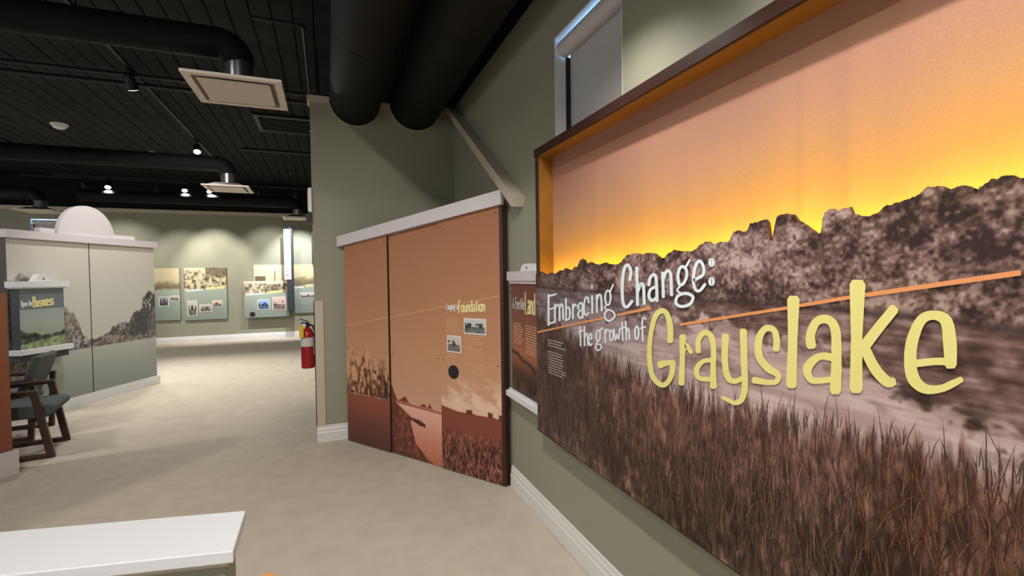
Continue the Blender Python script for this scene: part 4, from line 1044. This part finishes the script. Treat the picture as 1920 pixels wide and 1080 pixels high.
def street_colour(s, z):
    n = fbm(s * 12, z * 12, 4)
    nf = fbm(s * 34 + 3, z * 30, 4)
    sky = ramp(z + (fbm(s * 2, z * 2, 2) - .5) * .1, [(.7, (196, 196, 188)), (1.2, (200, 199, 190)), (2.0, (206, 200, 188))])
    hz = .745
    road = ramp(z + (n - .5) * .04, [(.1, (140, 147, 143)), (.4, (156, 163, 158)), (.74, (186, 189, 181))])
    out = np.where((z < hz - .0 * s)[..., None], road, sky)
    dk = ramp(nf, [(.3, (74, 71, 73)), (.55, (104, 98, 97)), (.75, (146, 140, 135))])
    # right-hand row of trees and shops
    r_top = np.interp(s, [1.0, 1.1, 1.2, 1.28, 1.33, 1.42, 1.50, 1.54, 1.62, 1.68, 1.72, 1.74, 1.80, 1.86, 1.92, 1.97],
                      [.80, .83, .88, .93, .96, .97, .95, 1.05, 1.08, 1.10, 1.16, 1.26, 1.32, 1.37, 1.33, 1.35])
    r_top = r_top + .06 * (fbm(s * 20, s * 0 + 5, 3) - .5)
    w = np.clip((r_top - z) / .02, 0, 1) * (z > hz - .05)
    out = lerp(out, dk, w)
    tall = (s > 1.72) & (z > 1.10)
    out = np.where((tall & (nf > .60))[..., None], sky, out)
    shop = (s > 1.33) & (s < 1.44) & (z > .86) & (z < .96)
    out = np.where(shop[..., None], ramp(nf, [(.3, (120, 114, 112)), (.7, (170, 164, 158))]), out)
    mass = (s > 1.58) & (s < 1.82) & (z > .75) & (z < 1.06 + .05 * (nf - .5))
    out = lerp(out, (84, 81, 84), mass * .75)
    # gabled building front
    bf = (s > 1.82) & (z < .98 + (s - 1.82) * 1.1) & (z > .74)
    out = np.where(bf[..., None], ramp(nf, [(.3, (120, 116, 114)), (.7, (146, 141, 138))]), out)
    win = bf & (z < 1.02) & (z > .80) & (np.abs(((s - 1.82) * 22) % 1 - .5) < .22)
    out = np.where(win[..., None], np.array((70, 66, 70.)), out)
    # parked cars
    car = (s > 1.10) & (s < 1.42) & (z < .80) & (z > .73)
    out = np.where(car[..., None], ramp(nf, [(.35, (70, 64, 64)), (.6, (160, 152, 148))]), out)
    kerb = (s > 1.02) & (z < hz - .0) & (z > hz - .045 * np.clip((s - 1.0) * 2, 0, 1))
    out = np.where(kerb[..., None], dk, out)
    # left-hand trees
    l_top = np.interp(s, [0, .1, .18, .3, .5, .56, .64, .72, .78, .84, .93], [1.50, 1.62, 1.60, 1.5, 1.35, 1.22, 1.20, 1.14, 1.02, .86, .78])
    l_top = l_top + .08 * (fbm(s * 18 + 7, s * 0 + 2, 3) - .5)
    w = np.clip((l_top - z) / .05, 0, 1) * (z > hz - .06)
    lk = ramp(nf, [(.3, (92, 85, 82)), (.55, (132, 124, 119)), (.75, (172, 166, 158))])
    out = lerp(out, lk, w * .9)
    lowl = (s < .10 + .3 * np.clip(z - .2, 0, 1)) & (z < hz) & (z > .35)
    out = np.where(lowl[..., None], lk, out)
    cars = (s > .70) & (s < .88) & (z < .84) & (z > .70)
    out = np.where(cars[..., None], ramp(nf, [(.4, (84, 80, 80)), (.6, (176, 172, 168))]), out)
    return out


for k, (s0, s1) in enumerate(((.0, .936), (.946, 1.955))):
    bd = MB().box(s0, s1, .001, .022, .12, 1.985).build('board', 'blue_board_edge', cab)
    bd['label'] = ('pale board with trees at the left of the street', 'pale board with shops at the right of the street')[k]
    picture('print', s0 + .001, s1 - .001, .121, 1.984, .0, 130, 240, street_colour, bd)
    for px, pz in ((s0 + .03, 1.95), (s1 - .03, 1.95), (s0 + .03, 1.08), (s1 - .03, 1.08)):
        MB().tube([(px, -.002, pz), (px, .002, pz)], .005, 8).build('screw', 'galvanised', bd)
MB().box(.936, .946, .006, .022, .12, 1.985).build('joint_strip', 'black_metal', cab)
MB().box(-.02, 1.985, -.02, CD + .02, 0, .121).build('plinth', 'cap_white', cab)
MB().box(-.025, 1.995, -.045, CD + .03, 1.985, 2.072).build('fascia', 'fascia', cab)
MB().box(.385, 1.67, .03, .10, 2.072, 2.128).build('step_board', 'fascia', cab)
MB().prism_y(half_disc(.92, 2.072, .372, 32), -.02, .03).build('half_round_pediment', 'fascia', cab)

# small sign panel hung on the cabinet's left board
sg = empty('wall_panel', tuple((C0 + Vector((CT.y, -CT.x)) * .004).to_3d()), math.atan2(CT.y, CT.x))
tag(sg, 'small slate panel lettered Open for Business hanging on the pale street photograph', 'panel')
X0, X1 = .015, .50
MB().box(X0, X1, -.10, 0, .79, 1.44).build('board', 'sign_dark', sg)


def business_colour(u, v):
    n = fbm(u * 26, v * 26, 4)
    a = (u - X0) / (X1 - X0)
    c = np.where((v > 1.215)[..., None], np.array((112, 120, 124.)), ramp(v, [(.9, (150, 164, 146)), (1.08, (168, 178, 168)), (1.215, (158, 168, 168))]))
    hill = .93 + .15 * np.clip(.45 - a, 0, 1) + .10 * np.clip((a - .82) * 3, 0, 1) + .05 * (fbm(a * 9, a * 0 + 2, 3) - .5)
    c = np.where((v < hill)[..., None], ramp(n, [(.3, (52, 58, 52)), (.7, (104, 110, 94))]), c)
    lawn = .84 + .07 * a
    c = np.where((v < lawn)[..., None], ramp(n, [(.3, (120, 134, 96)), (.7, (168, 178, 138))]), c)
    return c


picture('print', X0 + .004, X1 - .004, .792, 1.438, -.1012, 60, 90, business_colour, sg)
MB().box(X0 - .045, X1 + .045, -.135, 0, 1.455, 1.52).box(X0 - .02, X1 + .02, -.118, 0, 1.44, 1.455).build('cap', 'cap_white', sg)
MB().prism_y([(.165, 1.52), (.35, 1.52), (.33, 1.555), (.295, 1.60), (.22, 1.60), (.185, 1.555)], -.125, -.05).build('pediment', 'cap_white', sg)
MB().tube([(.2575, -.128, 1.545), (.2575, -.12, 1.545)], .010, 12).build('button', 'sign_dark', sg)
MB().box(X0 - .05, X1 + .05, -.155, 0, .735, .79).build('ledge', 'cap_white', sg)
MB().box(X0 - .02, X1 + .02, -.12, 0, .66, .735).build('apron', 'sign_dark', sg)
s1, xe = word('Open for', .035, 1.25, .062, .13, .62, .06, .07)
ribbons('lettering', s1, -.103, 'white_ink', sg)
s1, xe = word('Business', xe + .004, 1.235, .115, .15, .66, .08, .07)
ribbons('lettering', s1, -.103, 'cream_ink', sg)

# ------------------------------------------------------------------ low orange unit cut by the left edge
lu = empty('low_display_unit', (-3.454, 3.536, 0), math.atan2(.78, .63))
tag(lu, 'low orange display unit on a white plinth at the left edge beside the chairs', 'display')
MB().box(0, 1.775, .02, .16, .18, 1.43).build('core', 'dark_wood', lu)


def orange_colour(u, v):
    n = fbm(u * 5, v * 5, 3)
    return ramp(v + (n - .5) * .2, [(.2, (136, 82, 64)), (.8, (152, 94, 68)), (1.2, (164, 108, 74)), (1.43, (172, 122, 84))])


for k in range(3):
    a, b2 = k * .592, (k + 1) * .592 - .003
    bd = MB().box(a, b2, .001, .02, .19, 1.43).build('board', 'board_edge', lu)
    picture('print', a + .001, b2 - .001, .191, 1.429, 0, 30, 40, orange_colour, bd)
MB().box(-.02, 1.80, -.02, .18, 0, .188).build('plinth', 'fascia', lu)

# ------------------------------------------------------------------ chairs


def make_chair(name):
    r = empty(name)
    for sy in (-1, 1):
        y = sy * .262
        fr = MB().beam((.262, y, .02), (-.30, y, .02), .045, .036).build('runner', 'chair_wood', r, bevel=.006)
        MB().beam((.275, y, .0), (.178, y, .575), .045, .052).build('front_leg', 'chair_wood', r, bevel=.006)
        MB().beam((-.30, y, .0), (-.325, y, .57), .045, .045).build('rear_leg', 'chair_wood', r, bevel=.006)
        MB().beam((.205, y, .575), (-.35, y, .56), .055, .036).build('armrest', 'chair_wood', r, bevel=.008)
    for x_, z_ in ((.16, .30), (-.22, .27)):
        MB().box(x_ - .018, x_ + .018, -.262, .262, z_ - .02, z_ + .02).build('crossrail', 'chair_wood', r)
    # seat cushion with rolled front edge
    prof = [(-.26, .345), (.16, .345), (.26, .36), (.305, .385), (.318, .41), (.305, .435), (.26, .452), (.05, .455), (-.24, .435)]
    MB().prism_y(prof, -.236, .236).build('seat', 'chair_fabric', r, smooth=True, bevel=.012)
    bp = [(-.185, .43), (-.24, .405), (-.31, .56), (-.375, .76), (-.375, .785), (-.345, .80), (-.315, .79), (-.27, .64)]
    MB().prism_y(bp, -.236, .236).build('backrest', 'chair_fabric', r, smooth=True, bevel=.012)
    return r


c1 = make_chair('armchair')
c1.location = (-2.565, 5.456, 0)
c1.rotation_euler = (0, 0, math.atan2(.191, .982))
tag(c1, 'dark wooden sled-base armchair with a grey-green seat, front of the two', 'chair', 'armchairs in front of the street cabinet')
c2 = copy_tree(c1)
c2.location = (-3.0, 6.12, 0)
c2.rotation_euler = (0, 0, math.radians(187))
tag(c2, 'grey-green armchair behind the other one with its back tilted towards the aisle', 'chair', 'armchairs in front of the street cabinet')

# ------------------------------------------------------------------ low wall with white cap, and the post beside it
lw = empty('half_wall', (-.9, 1.75, 0))
tag(lw, 'low green half wall with a wide white cap in the near left corner', 'half wall')
lw.location = (0, 0, 0)
cap = [(-.260, 1.506), (-.264, 1.758), (-2.4, 2.197), (-2.4, 1.911)]
MB().prism_z(cap, .716, .75).build('cap', 'cap_white', lw, bevel=.003)
lip = [(-.278, 1.530), (-.281, 1.738), (-2.4, 2.175), (-2.4, 1.932)]
MB().prism_z(lip, .698, .716).build('moulding', 'beige_trim', lw)
bod = [(-.288, 1.545), (-.291, 1.722), (-2.4, 2.158), (-2.4, 1.946)]
MB().prism_z(bod, 0, .698).build('body', 'green_wall', lw)

pf = empty('wooden_post', (-.178, 1.452, 0))
tag(pf, 'orange wooden post with a rounded top beside the white-capped half wall', 'post')
MB().lathe([(.07, 0), (.07, .015), (.06, .022), (.024, .03), (.024, .60)], 0, 0, 24).build('shaft', 'orange_wood', pf, smooth=True)
MB().lathe([(.024, .60), (.030, .61), (.033, .64), (.032, .668), (.025, .684), (.010, .690)], 0, 0, 24).build('knob', 'orange_wood', pf, smooth=True)

# ------------------------------------------------------------------ panels on the far wall


def back_panel(x0, x1, z0, z1, split, yoff, label, seed, photos, dial=None, title=True, upper='crowd', thick=.035):
    r = empty('wall_panel', (x0, YB - yoff, 0))
    tag(r, label, 'panel', 'history panels on the far wall')
    w = x1 - x0
    MB().box(0, w, -thick, 0, z0, z1).build('board', 'blue_board_edge', r)

    def fn(u, v):
        n = fbm(u * 9 + seed, v * 9 + seed, 4)
        nf = fbm(u * 22 + seed, v * 20 + seed * 2, 4)
        a, b = u / w, (v - split) / (z1 - split)
        if upper == 'crowd':
            up = ramp(nf, [(.3, (92, 80, 60)), (.45, (150, 134, 104)), (.6, (214, 200, 166))])
            up = lerp(up, (214, 202, 168), np.clip((b - .72) * 4, 0, 1) * (a < .5))
            up = lerp(up, (112, 98, 80), np.clip((b - .5) * 4, 0, 1) * (a > .5) * .8)
        elif upper == 'house':
            up = ramp(b + (n - .5) * .2, [(0, (150, 134, 108)), (.12, (120, 104, 84)), (.2, (196, 182, 150)), (1, (220, 208, 178))])
            hs = (a > .04) & (a < .34) & (b > .05) & (b < .62)
            up = np.where((hs & ((b > .42) | (np.abs(b - .3) < .06) | (b < .12)))[..., None], np.array((110, 92, 72.)), up)
            up = np.where(((np.abs(a - .62) < .012) & (b < .8))[..., None], np.array((120, 104, 84.)), up)
        elif upper == 'carts':
            up = ramp(nf, [(.3, (96, 84, 68)), (.5, (160, 144, 118)), (.65, (216, 204, 176))])
            up = lerp(up, (222, 212, 186), np.clip((b - .7) * 6, 0, 1))
        else:
            up = ramp(b + (n - .5) * .25, [(0, (196, 184, 152)), (.15, (120, 108, 84)), (.34, (150, 136, 104)), (.45, (204, 190, 154)), (1, (208, 194, 156))])
        lowc = ramp(v + (n - .5) * .2, [(z0, (138, 150, 142)), (split, (164, 176, 160))])
        return np.where((v > split + .12 * a * (split - z0) * .5)[..., None], up, lowc)

    picture('print', .001, w - .001, z0 + .001, z1 - .001, -thick - .0005, 70, 80, fn, r)
    if title:
        st = text_lines(.06, w * .45, split + .0, 1, .02, .045, seed * 3, .08, 0)
        stuff(ribbons('lettering', st, -thick - .002, 'white_ink', r))
        st = text_lines(w * .5, w * .93, split + .045, 1, .02, .07, seed * 5, .08, 0)
        stuff(ribbons('lettering', st, -thick - .002, 'cream_ink', r))
    for k, (a, b2, c_, d_, tint) in enumerate(photos):
        p = MB().box(a, b2, -thick - .008, -thick, c_, d_).build('photo', 'photo_border', r)
        m_ = .018
        picture('photo_print', a + m_, b2 - m_, c_ + m_, d_ - m_, -thick - .009, 24, 24, photo_fn(seed + k * 3.3, tint), p)
    if dial:
        MB().tube([(dial[0], -thick - .006, dial[1]), (dial[0], -thick, dial[1])], .062, 24).build('round_dial', 'black_ink', r)
    stuff(ribbons('small_print', text_lines(.06, w * .45, z0 + .22, 6, .028, .010, int(seed * 7)) + text_lines(w * .52, w * .92, z0 + .22, 5, .028, .010, int(seed * 9)), -thick - .002, 'grey_ink', r))
    return r


GR = (1, .97, .93)
back_panel(-4.05, -3.32, .56, 1.81, 1.27, 0, 'leftmost sepia-topped panel on the far wall, half hidden by the street cabinet', 2.0,
           [(.30, .50, .90, 1.13, (.75, .72, .76)), (.52, .72, 1.02, 1.15, (.9, .86, .82))], upper='fields', title=False)
back_panel(-3.23, -2.335, .545, 1.815, 1.26, 0, 'far-wall panel with a sepia crowd photograph and an orange diamond card', 4.0,
           [(.06, .26, .64, 1.02, GR), (.31, .56, .73, .92, (.95, .93, .88)), (.58, .80, .84, 1.01, (1.12, .98, .84))], upper='crowd')
back_panel(-1.735, -.95, 1.10, 1.885, 1.12, 0, 'wide sepia photograph of a pavilion behind another far-wall panel', 6.0, [], upper='house', title=False)
back_panel(-1.95, -.92, .555, 1.472, 1.13, .09, 'far-wall panel with blue and red picture cards in front of the pavilion photograph', 8.0,
           [(.30, .57, .74, 1.0, (.72, .86, 1.12)), (.64, .95, .72, 1.06, (1.12, .95, .9))], dial=(.18, .64), upper='carts')
back_panel(-.90, -.18, .62, 1.89, 1.28, 0, 'rightmost far-wall panel, partly hidden by the partition and extinguisher', 10.0,
           [(.22, .62, 1.0, 1.15, (1.1, 1.0, .98))], upper='fields')

# tall blade sign projecting from the far wall


def blade_sign(x0, x1, proj, z0, z1, label, face):
    r = empty('blade_sign', (x0, YB - .13, 0))
    tag(r, label, 'sign')
    w = x1 - x0
    MB().box(0, w, -proj, .13 - .001, z0, z1).build('case', 'sign_dark', r, bevel=.01)
    if face:
        f = MB().box(.01 - .06, w - .05, -proj - .012, -proj, z0 + (z1 - z0) * .38, z1 - .03).build('sign_face', 'sign_white', r)
        st = []
        for k in range(9):
            st += text_lines(-.035 + .015 * (k % 2), .085, z1 - .17 - k * .125, 2, .04, .016, 50 + k, 0, .5)
        stuff(ribbons('lettering', st, -proj - .014, 'sign_ink', r))
        MB().tube([(w / 2, -proj * .5, z1), (w / 2, -proj * .5, z1 + .05)], .05, 12).build('cap', 'sign_dark', r)
    return r


blade_sign(-.955, -.80, .16, .70, 2.80, 'tall dark blade sign with a white lettered face on the far wall', True)
blade_sign(-.36, -.30, .10, 1.90, 2.80, 'thin dark vertical sign edge peeking out beside the partition on the far wall', False)

# ------------------------------------------------------------------ fire extinguisher and box on the partition's end
fe = empty('fire_extinguisher', (-.182, 4.80, .68))
tag(fe, 'red fire extinguisher with yellow tag hanging on the end of the partition', 'fire extinguisher')
MB().lathe([(.03, 0), (.056, .004), (.058, .02), (.058, .30), (.052, .335), (.034, .362), (.018, .372), (.018, .39)], 0, 0, 24).build('cylinder', 'red_paint', fe, smooth=True)
MB().lathe([(.0592, .205), (.0592, .285)], 0, 0, 24).build('label_band', 'grey_label', fe, smooth=True)
MB().lathe([(.022, .388), (.022, .41), (.014, .415)], 0, 0, 14).box(-.05, .02, -.01, .01, .412, .424).build('valve', 'black_metal', fe)
MB().beam((.01, 0, .43), (-.06, 0, .455), .016, .008).build('lever', 'black_metal', fe)
MB().tube([(.02, 0, .40), (.05, -.02, .39), (.066, -.03, .33), (.066, -.03, .2)], .010, 10).build('hose', 'black_metal', fe, smooth=True)
MB().tube([(-.026, -.03, .40), (-.026, -.045, .40)], .016, 14).build('gauge', 'white_plastic', fe)
MB().box(-.066, -.030, -.066, -.063, .29, .40).build('tag', 'yellow_tag', fe)
MB().box(.050, .066, -.03, .03, .12, .30).build('bracket', 'galvanised', fe)

bx = empty('wall_box', (-.115, 4.765, 2.105))
tag(bx, 'small beige box high on the end of the partition above the extinguisher', 'box')
MB().box(-.030, 0, -.06, .06, 0, .22).build('housing', 'white_plastic', bx, bevel=.004)
MB().box(-.036, -.030, -.045, .045, .02, .20).build('cover', 'beige_trim', bx)
MB().box(-.05, 0, -.05, .05, -.09, -.01).build('lower_bracket', 'black_metal', bx)

# ------------------------------------------------------------------ ducts and diffusers under the ceiling


def main_duct(D, label):
    r = empty('air_duct', (D[0], 0, D[1]))
    tag(r, label, 'duct', 'round main ducts along the right wall')
    rr = D[2] - .004
    y = -2.3
    k = 0
    while y < 9.0:
        e = min(y + 1.4, 9.0)
        MB().tube([(0, y + .012, 0), (0, e - .012, 0)], rr, 40).build('duct_section', 'black_duct', r, smooth=True)
        MB().tube([(0, e - .025, 0), (0, e + .025, 0)], rr + .002, 40).build('joint_band', 'black_duct', r, smooth=True)
        y = e
    return r


main_duct(D1, 'large round black duct passing through the left scoop of the partition')
main_duct(D2, 'large round black duct through the right scoop, next to the green wall')


def branch(xc, yc, zax, rad, zd, xl, label, dlabel, size=.61):
    r = empty('branch_duct', (xc, yc, 0))
    tag(r, label, 'duct', 'black branch ducts')
    R_ = rad * 1.25
    pts = [(xl - xc, 0, zax), (-R_, 0, zax)]
    MB().tube(pts, rad, 28).build('duct_section', 'black_duct', r, smooth=True)
    el = [(-R_ + R_ * math.sin(a), 0, zax - R_ + R_ * math.cos(a)) for a in np.linspace(0, math.pi / 2, 10)]
    MB().tube(el, rad, 28).build('elbow', 'black_duct', r, smooth=True)
    d = empty('ceiling_diffuser', (xc, yc, zd))
    tag(d, dlabel, 'diffuser', 'square air diffusers')
    diff_parts(d, size, zax - R_ - zd + .004, rad * .86)
    return r


def diff_parts(d, size, neck_h, nr):
    h = size / 2
    MB().tube([(0, 0, .035), (0, 0, max(neck_h, .06))], nr, 28).build('neck', 'galvanised', d, smooth=True)
    fr = MB()
    b_ = h - .05
    for x0, x1, y0, y1 in ((-h, h, -h, -b_), (-h, h, b_, h), (-h, -b_, -b_, b_), (b_, h, -b_, b_)):
        fr.box(x0, x1, y0, y1, 0, .018)
    fr.build('flange', 'diffuser', d)
    MB().prism([(-b_, -b_), (b_, -b_), (b_, b_), (-b_, b_)], lambda x_, y_: (x_, y_, .018), lambda x_, y_: (x_ * .6, y_ * .6, .075)).build('pan', 'diffuser_slot', d)
    c_ = b_ - .03
    MB().box(-c_, c_, -c_, c_, -.006, .004).build('face_plate', 'diffuser_core', d, bevel=.004)
    for sx in (-1, 1):
        MB().box(sx * c_ * .8 - .004, sx * c_ * .8 + .004, -.004, .004, .004, .03).build('hanger', 'galvanised', d)


branch(-.575, 4.05, 3.222, .108, 2.88, -7.8, 'near black branch duct bending down into the largest diffuser',
       'nearest square beige air diffuser under a branch duct')
branch(-1.375, 8.43, 3.265, .115, 2.89, -7.8, 'second black branch duct further into the room',
       'second square air diffuser, in the middle of the room')
branch(-5.20, 12.1, 3.25, .12, 2.89, -7.9, 'far black branch duct above the street cabinet',
       'distant air diffuser above the half-round pediment')
branch(-.60, 12.1, 3.25, .12, 2.89, -4.6, 'far black branch duct near the end of the partition',
       'distant air diffuser beside the partition end')

# thin black pipes and conduits


def pipe(pts, r, label):
    o = MB().tube(pts, r, 10).build('ceiling_pipe', 'black_metal', None, smooth=True)
    tag(o, label, 'pipe', 'black ceiling pipes')
    return o


pipe([(-7.8, 6.55, 3.80), (-.05, 6.55, 3.80), (1.1, 6.55, 3.80)], .02, 'upper of two thin black pipes running across the ceiling')
pipe([(-7.8, 6.85, 3.80), (1.1, 6.85, 3.80)], .024, 'lower of two thin black pipes running across the ceiling')
pipe([(-.55, 4.62, 3.72), (-.17, 4.62, 3.72), (-.15, 4.64, 3.72), (-.15, 6.3, 3.72)], .014, 'thin black pipe with a right-angle bend beside the partition top')
pipe([(-1.35, 9.6, 3.80), (1.1, 9.6, 3.80)], .03, 'short black pipe beyond the partition, far ceiling')
vent = empty('ceiling_vent', (-.55, 8.35, ZC - .04))
tag(vent, 'black square vent set in the dark ceiling beyond the partition', 'vent')
fr = MB()
for x0, x1, y0, y1 in ((-.42, .42, -.42, -.36), (-.42, .42, .36, .42), (-.42, -.36, -.36, .36), (.36, .42, -.36, .36)):
    fr.box(x0, x1, y0, y1, 0, .04)
fr.build('vent_frame', 'black_metal', vent)
for k in range(6):
    MB().box(-.36, .36, -.33 + k * .12, -.27 + k * .12, .008, .02).build('slat', 'black_duct', vent)

# smoke detectors
for k, (x_, y_, s_, lb) in enumerate(((-3.80, 9.45, 1.25, 'white round smoke detector on the dark ceiling at the left'), (-3.03, 10.95, .62, 'smaller white ceiling sensor towards the far wall'))):
    r = empty('smoke_detector', (x_, y_, ZC - .006))
    tag(r, lb, 'smoke detector')
    MB().lathe([(.03 * s_, -.062 * s_), (.05 * s_, -.055 * s_), (.07 * s_, -.035 * s_), (.075 * s_, -.015 * s_)], 0, 0, 20).build('cover', 'white_plastic', r, smooth=True)
    MB().lathe([(.085 * s_, -.016 * s_), (.09 * s_, 0)], 0, 0, 20).build('base', 'white_plastic', r, smooth=True)

# ------------------------------------------------------------------ track lights


def track(x_, y0, y1, z_, label, along='y', ztop_=None):
    if along == 'y':
        mb = MB().box(x_ - .018, x_ + .018, y0, y1, z_, z_ + .03)
    else:
        mb = MB().box(y0, y1, x_ - .018, x_ + .018, z_, z_ + .03)
    r = empty('lighting_track', (0, 0, 0))
    tag(r, label, 'light track')
    mb.build('rail', 'black_metal', r)
    mb = MB()
    n_ = 5
    for k in range(n_):
        t = y0 + (y1 - y0) * (k + .5) / n_
        px, py = (x_, t) if along == 'y' else (t, x_)
        MB().tube([(px, py, z_ + .03), (px, py, ztop_ or ZC)], .008, 8).build('hanger', 'black_metal', r)
    return r


def head(x_, y_, z_, aim, power, color, angle, label, blend=.5, radius=.04, group='black spotlights on the ceiling tracks'):
    """one track head hanging below the rail at z_, with its own lamp"""
    r = empty('track_spotlight', (x_, y_, z_))
    tag(r, label, 'spotlight', group)
    MB().box(-.02, .02, -.06, .06, -.03, 0).build('adapter', 'black_metal', r)
    MB().tube([(0, 0, -.03), (0, 0, -.10)], .010, 8).build('stem', 'black_metal', r)
    piv = Vector((0, 0, -.13))
    d = (Vector(aim) - (Vector((x_, y_, z_)) + piv)).normalized()
    a0, a1 = piv - d * .08, piv + d * .085
    MB().tube([a0, a0 + d * .02, a0 + d * .06, a1], [.035, .046, .05, .058], 18).build('barrel', 'black_metal', r, smooth=True)
    MB().tube([a1, a1 + d * .003], .05, 18).build('lens', 'lens', r)
    L = bpy.data.lights.new('spot_lamp', 'SPOT')
    L.energy = power
    L.color = color
    L.spot_size = math.radians(angle)
    L.spot_blend = blend
    L.shadow_soft_size = radius
    lo = bpy.data.objects.new('spot_lamp', L)
    col.objects.link(lo)
    lo.parent = r
    lo.location = a1 + d * .012 + d * radius * 0
    lo.rotation_euler = d.to_track_quat('-Z', 'Y').to_euler()
    return r


# track hung below the ducts, washing the mural
track(.80, -1.4, 1.62, 2.80, 'black track hung below the ducts in front of the mural', ztop_=2.9335)
for k, (y_, ay, nm) in enumerate(((1.5, 1.9, 'farthest'), (.75, .8, 'second farthest'), (.0, .0, 'third farthest'), (-.75, -.7, 'nearest'))):
    head(.80, y_, 2.80, (1.12, ay, .95), 26, WARM, 140, nm + ' spotlight of the track washing the sunset mural', 1.0, .015)

# long tracks over the room
ZK = 3.84
track(-1.98, 2.0, 12.9, ZK, 'long black track over the aisle, left of the partition')
aisle = ((2.6, (-1.0, 3.2, 0), 'first', 120), (6.5, (-1.5, 8.6, .0), 'second', 190), (9.4, (-1.5, 6.9, 0), 'third', 270))
for y_, aim, nm, pw in aisle:
    head(-1.98, y_, ZK, aim, pw, WARM, 125, nm + ' spotlight from the viewer on the long aisle track', .8, .08)
track(-4.9, 2.0, 12.9, ZK, 'black track at the far left over the street cabinet')
for y_, aim, nm in ((4.6, (-3.2, 5.6, .2), 'first'), (9.5, (-3.5, 10.6, .3), 'second')):
    head(-4.9, y_, ZK, aim, 190, WARM, 115, nm + ' spotlight of the track over the street cabinet', .8, .08)
# cross track washing the far wall
track(12.35, -5.6, 1.0, 3.62, 'black cross track washing the far wall', along='x')
for x_, ax, pw, cl, an, nm in ((-4.6, -4.3, 100, WARM, 75, 'leftmost'), (-3.35, -3.2, 100, WARM, 60, 'second from left'), (-2.75, -2.5, 270, WARM, 62, 'third from left'), (-1.4, -1.3, 110, WARM, 70, 'fourth from left'), (-.65, -.72, 420, COOL, 62, 'rightmost')):
    head(x_, 12.35, 3.62, (ax, YB, 1.55), pw, cl, an, nm + ' spotlight of the cross track by the far wall', .7, .03)
for x_, z_, ax, nm in ((-4.12, 3.62, -3.6, 'left'), (-2.80, 3.62, -2.2, 'middle'), (-2.36, 3.62, -1.0, 'right')):
    head(x_, 12.1, z_, (ax, 9.8, 0), 330, WARM, 85, nm + ' of three lit spotlights by the far wall facing the room', .8, .04)
track(12.1, -5.0, -1.8, 3.62, 'black cross track with three lit spotlights facing the room', along='x')
track(-.05, 5.2, 8.4, 3.32, 'added black track hidden behind the partition for the cabinet fill lights')  # track and lamps added out of sight to brighten the street cabinet
for y_, ay, nm in ((5.9, 7.0, 'nearer'), (7.9, 7.9, 'farther')):
    head(-.05, y_, 3.32, (-2.8, ay, 1.1), 62, WARM, 70, nm + ' added fill spotlight hidden behind the partition to brighten the street cabinet', .7, .05)
# small spot grazing the angled unit
track(-.62, -1.0, 2.2, ZK, 'short black track overhead, left of the ducts')
head(-.62, 1.6, ZK, (.6, 4.0, .7), 30, WARM, 80, 'overhead spotlight aimed at the angled orange display', .6, .05)
head(-.62, -.4, ZK, (.15, 2.3, 0), 360, WARM, 105, 'unseen overhead fill spotlight brightening the near floor and lower right wall', .8, .08)  # unseen lamp, set to lift the near floor and lower wall
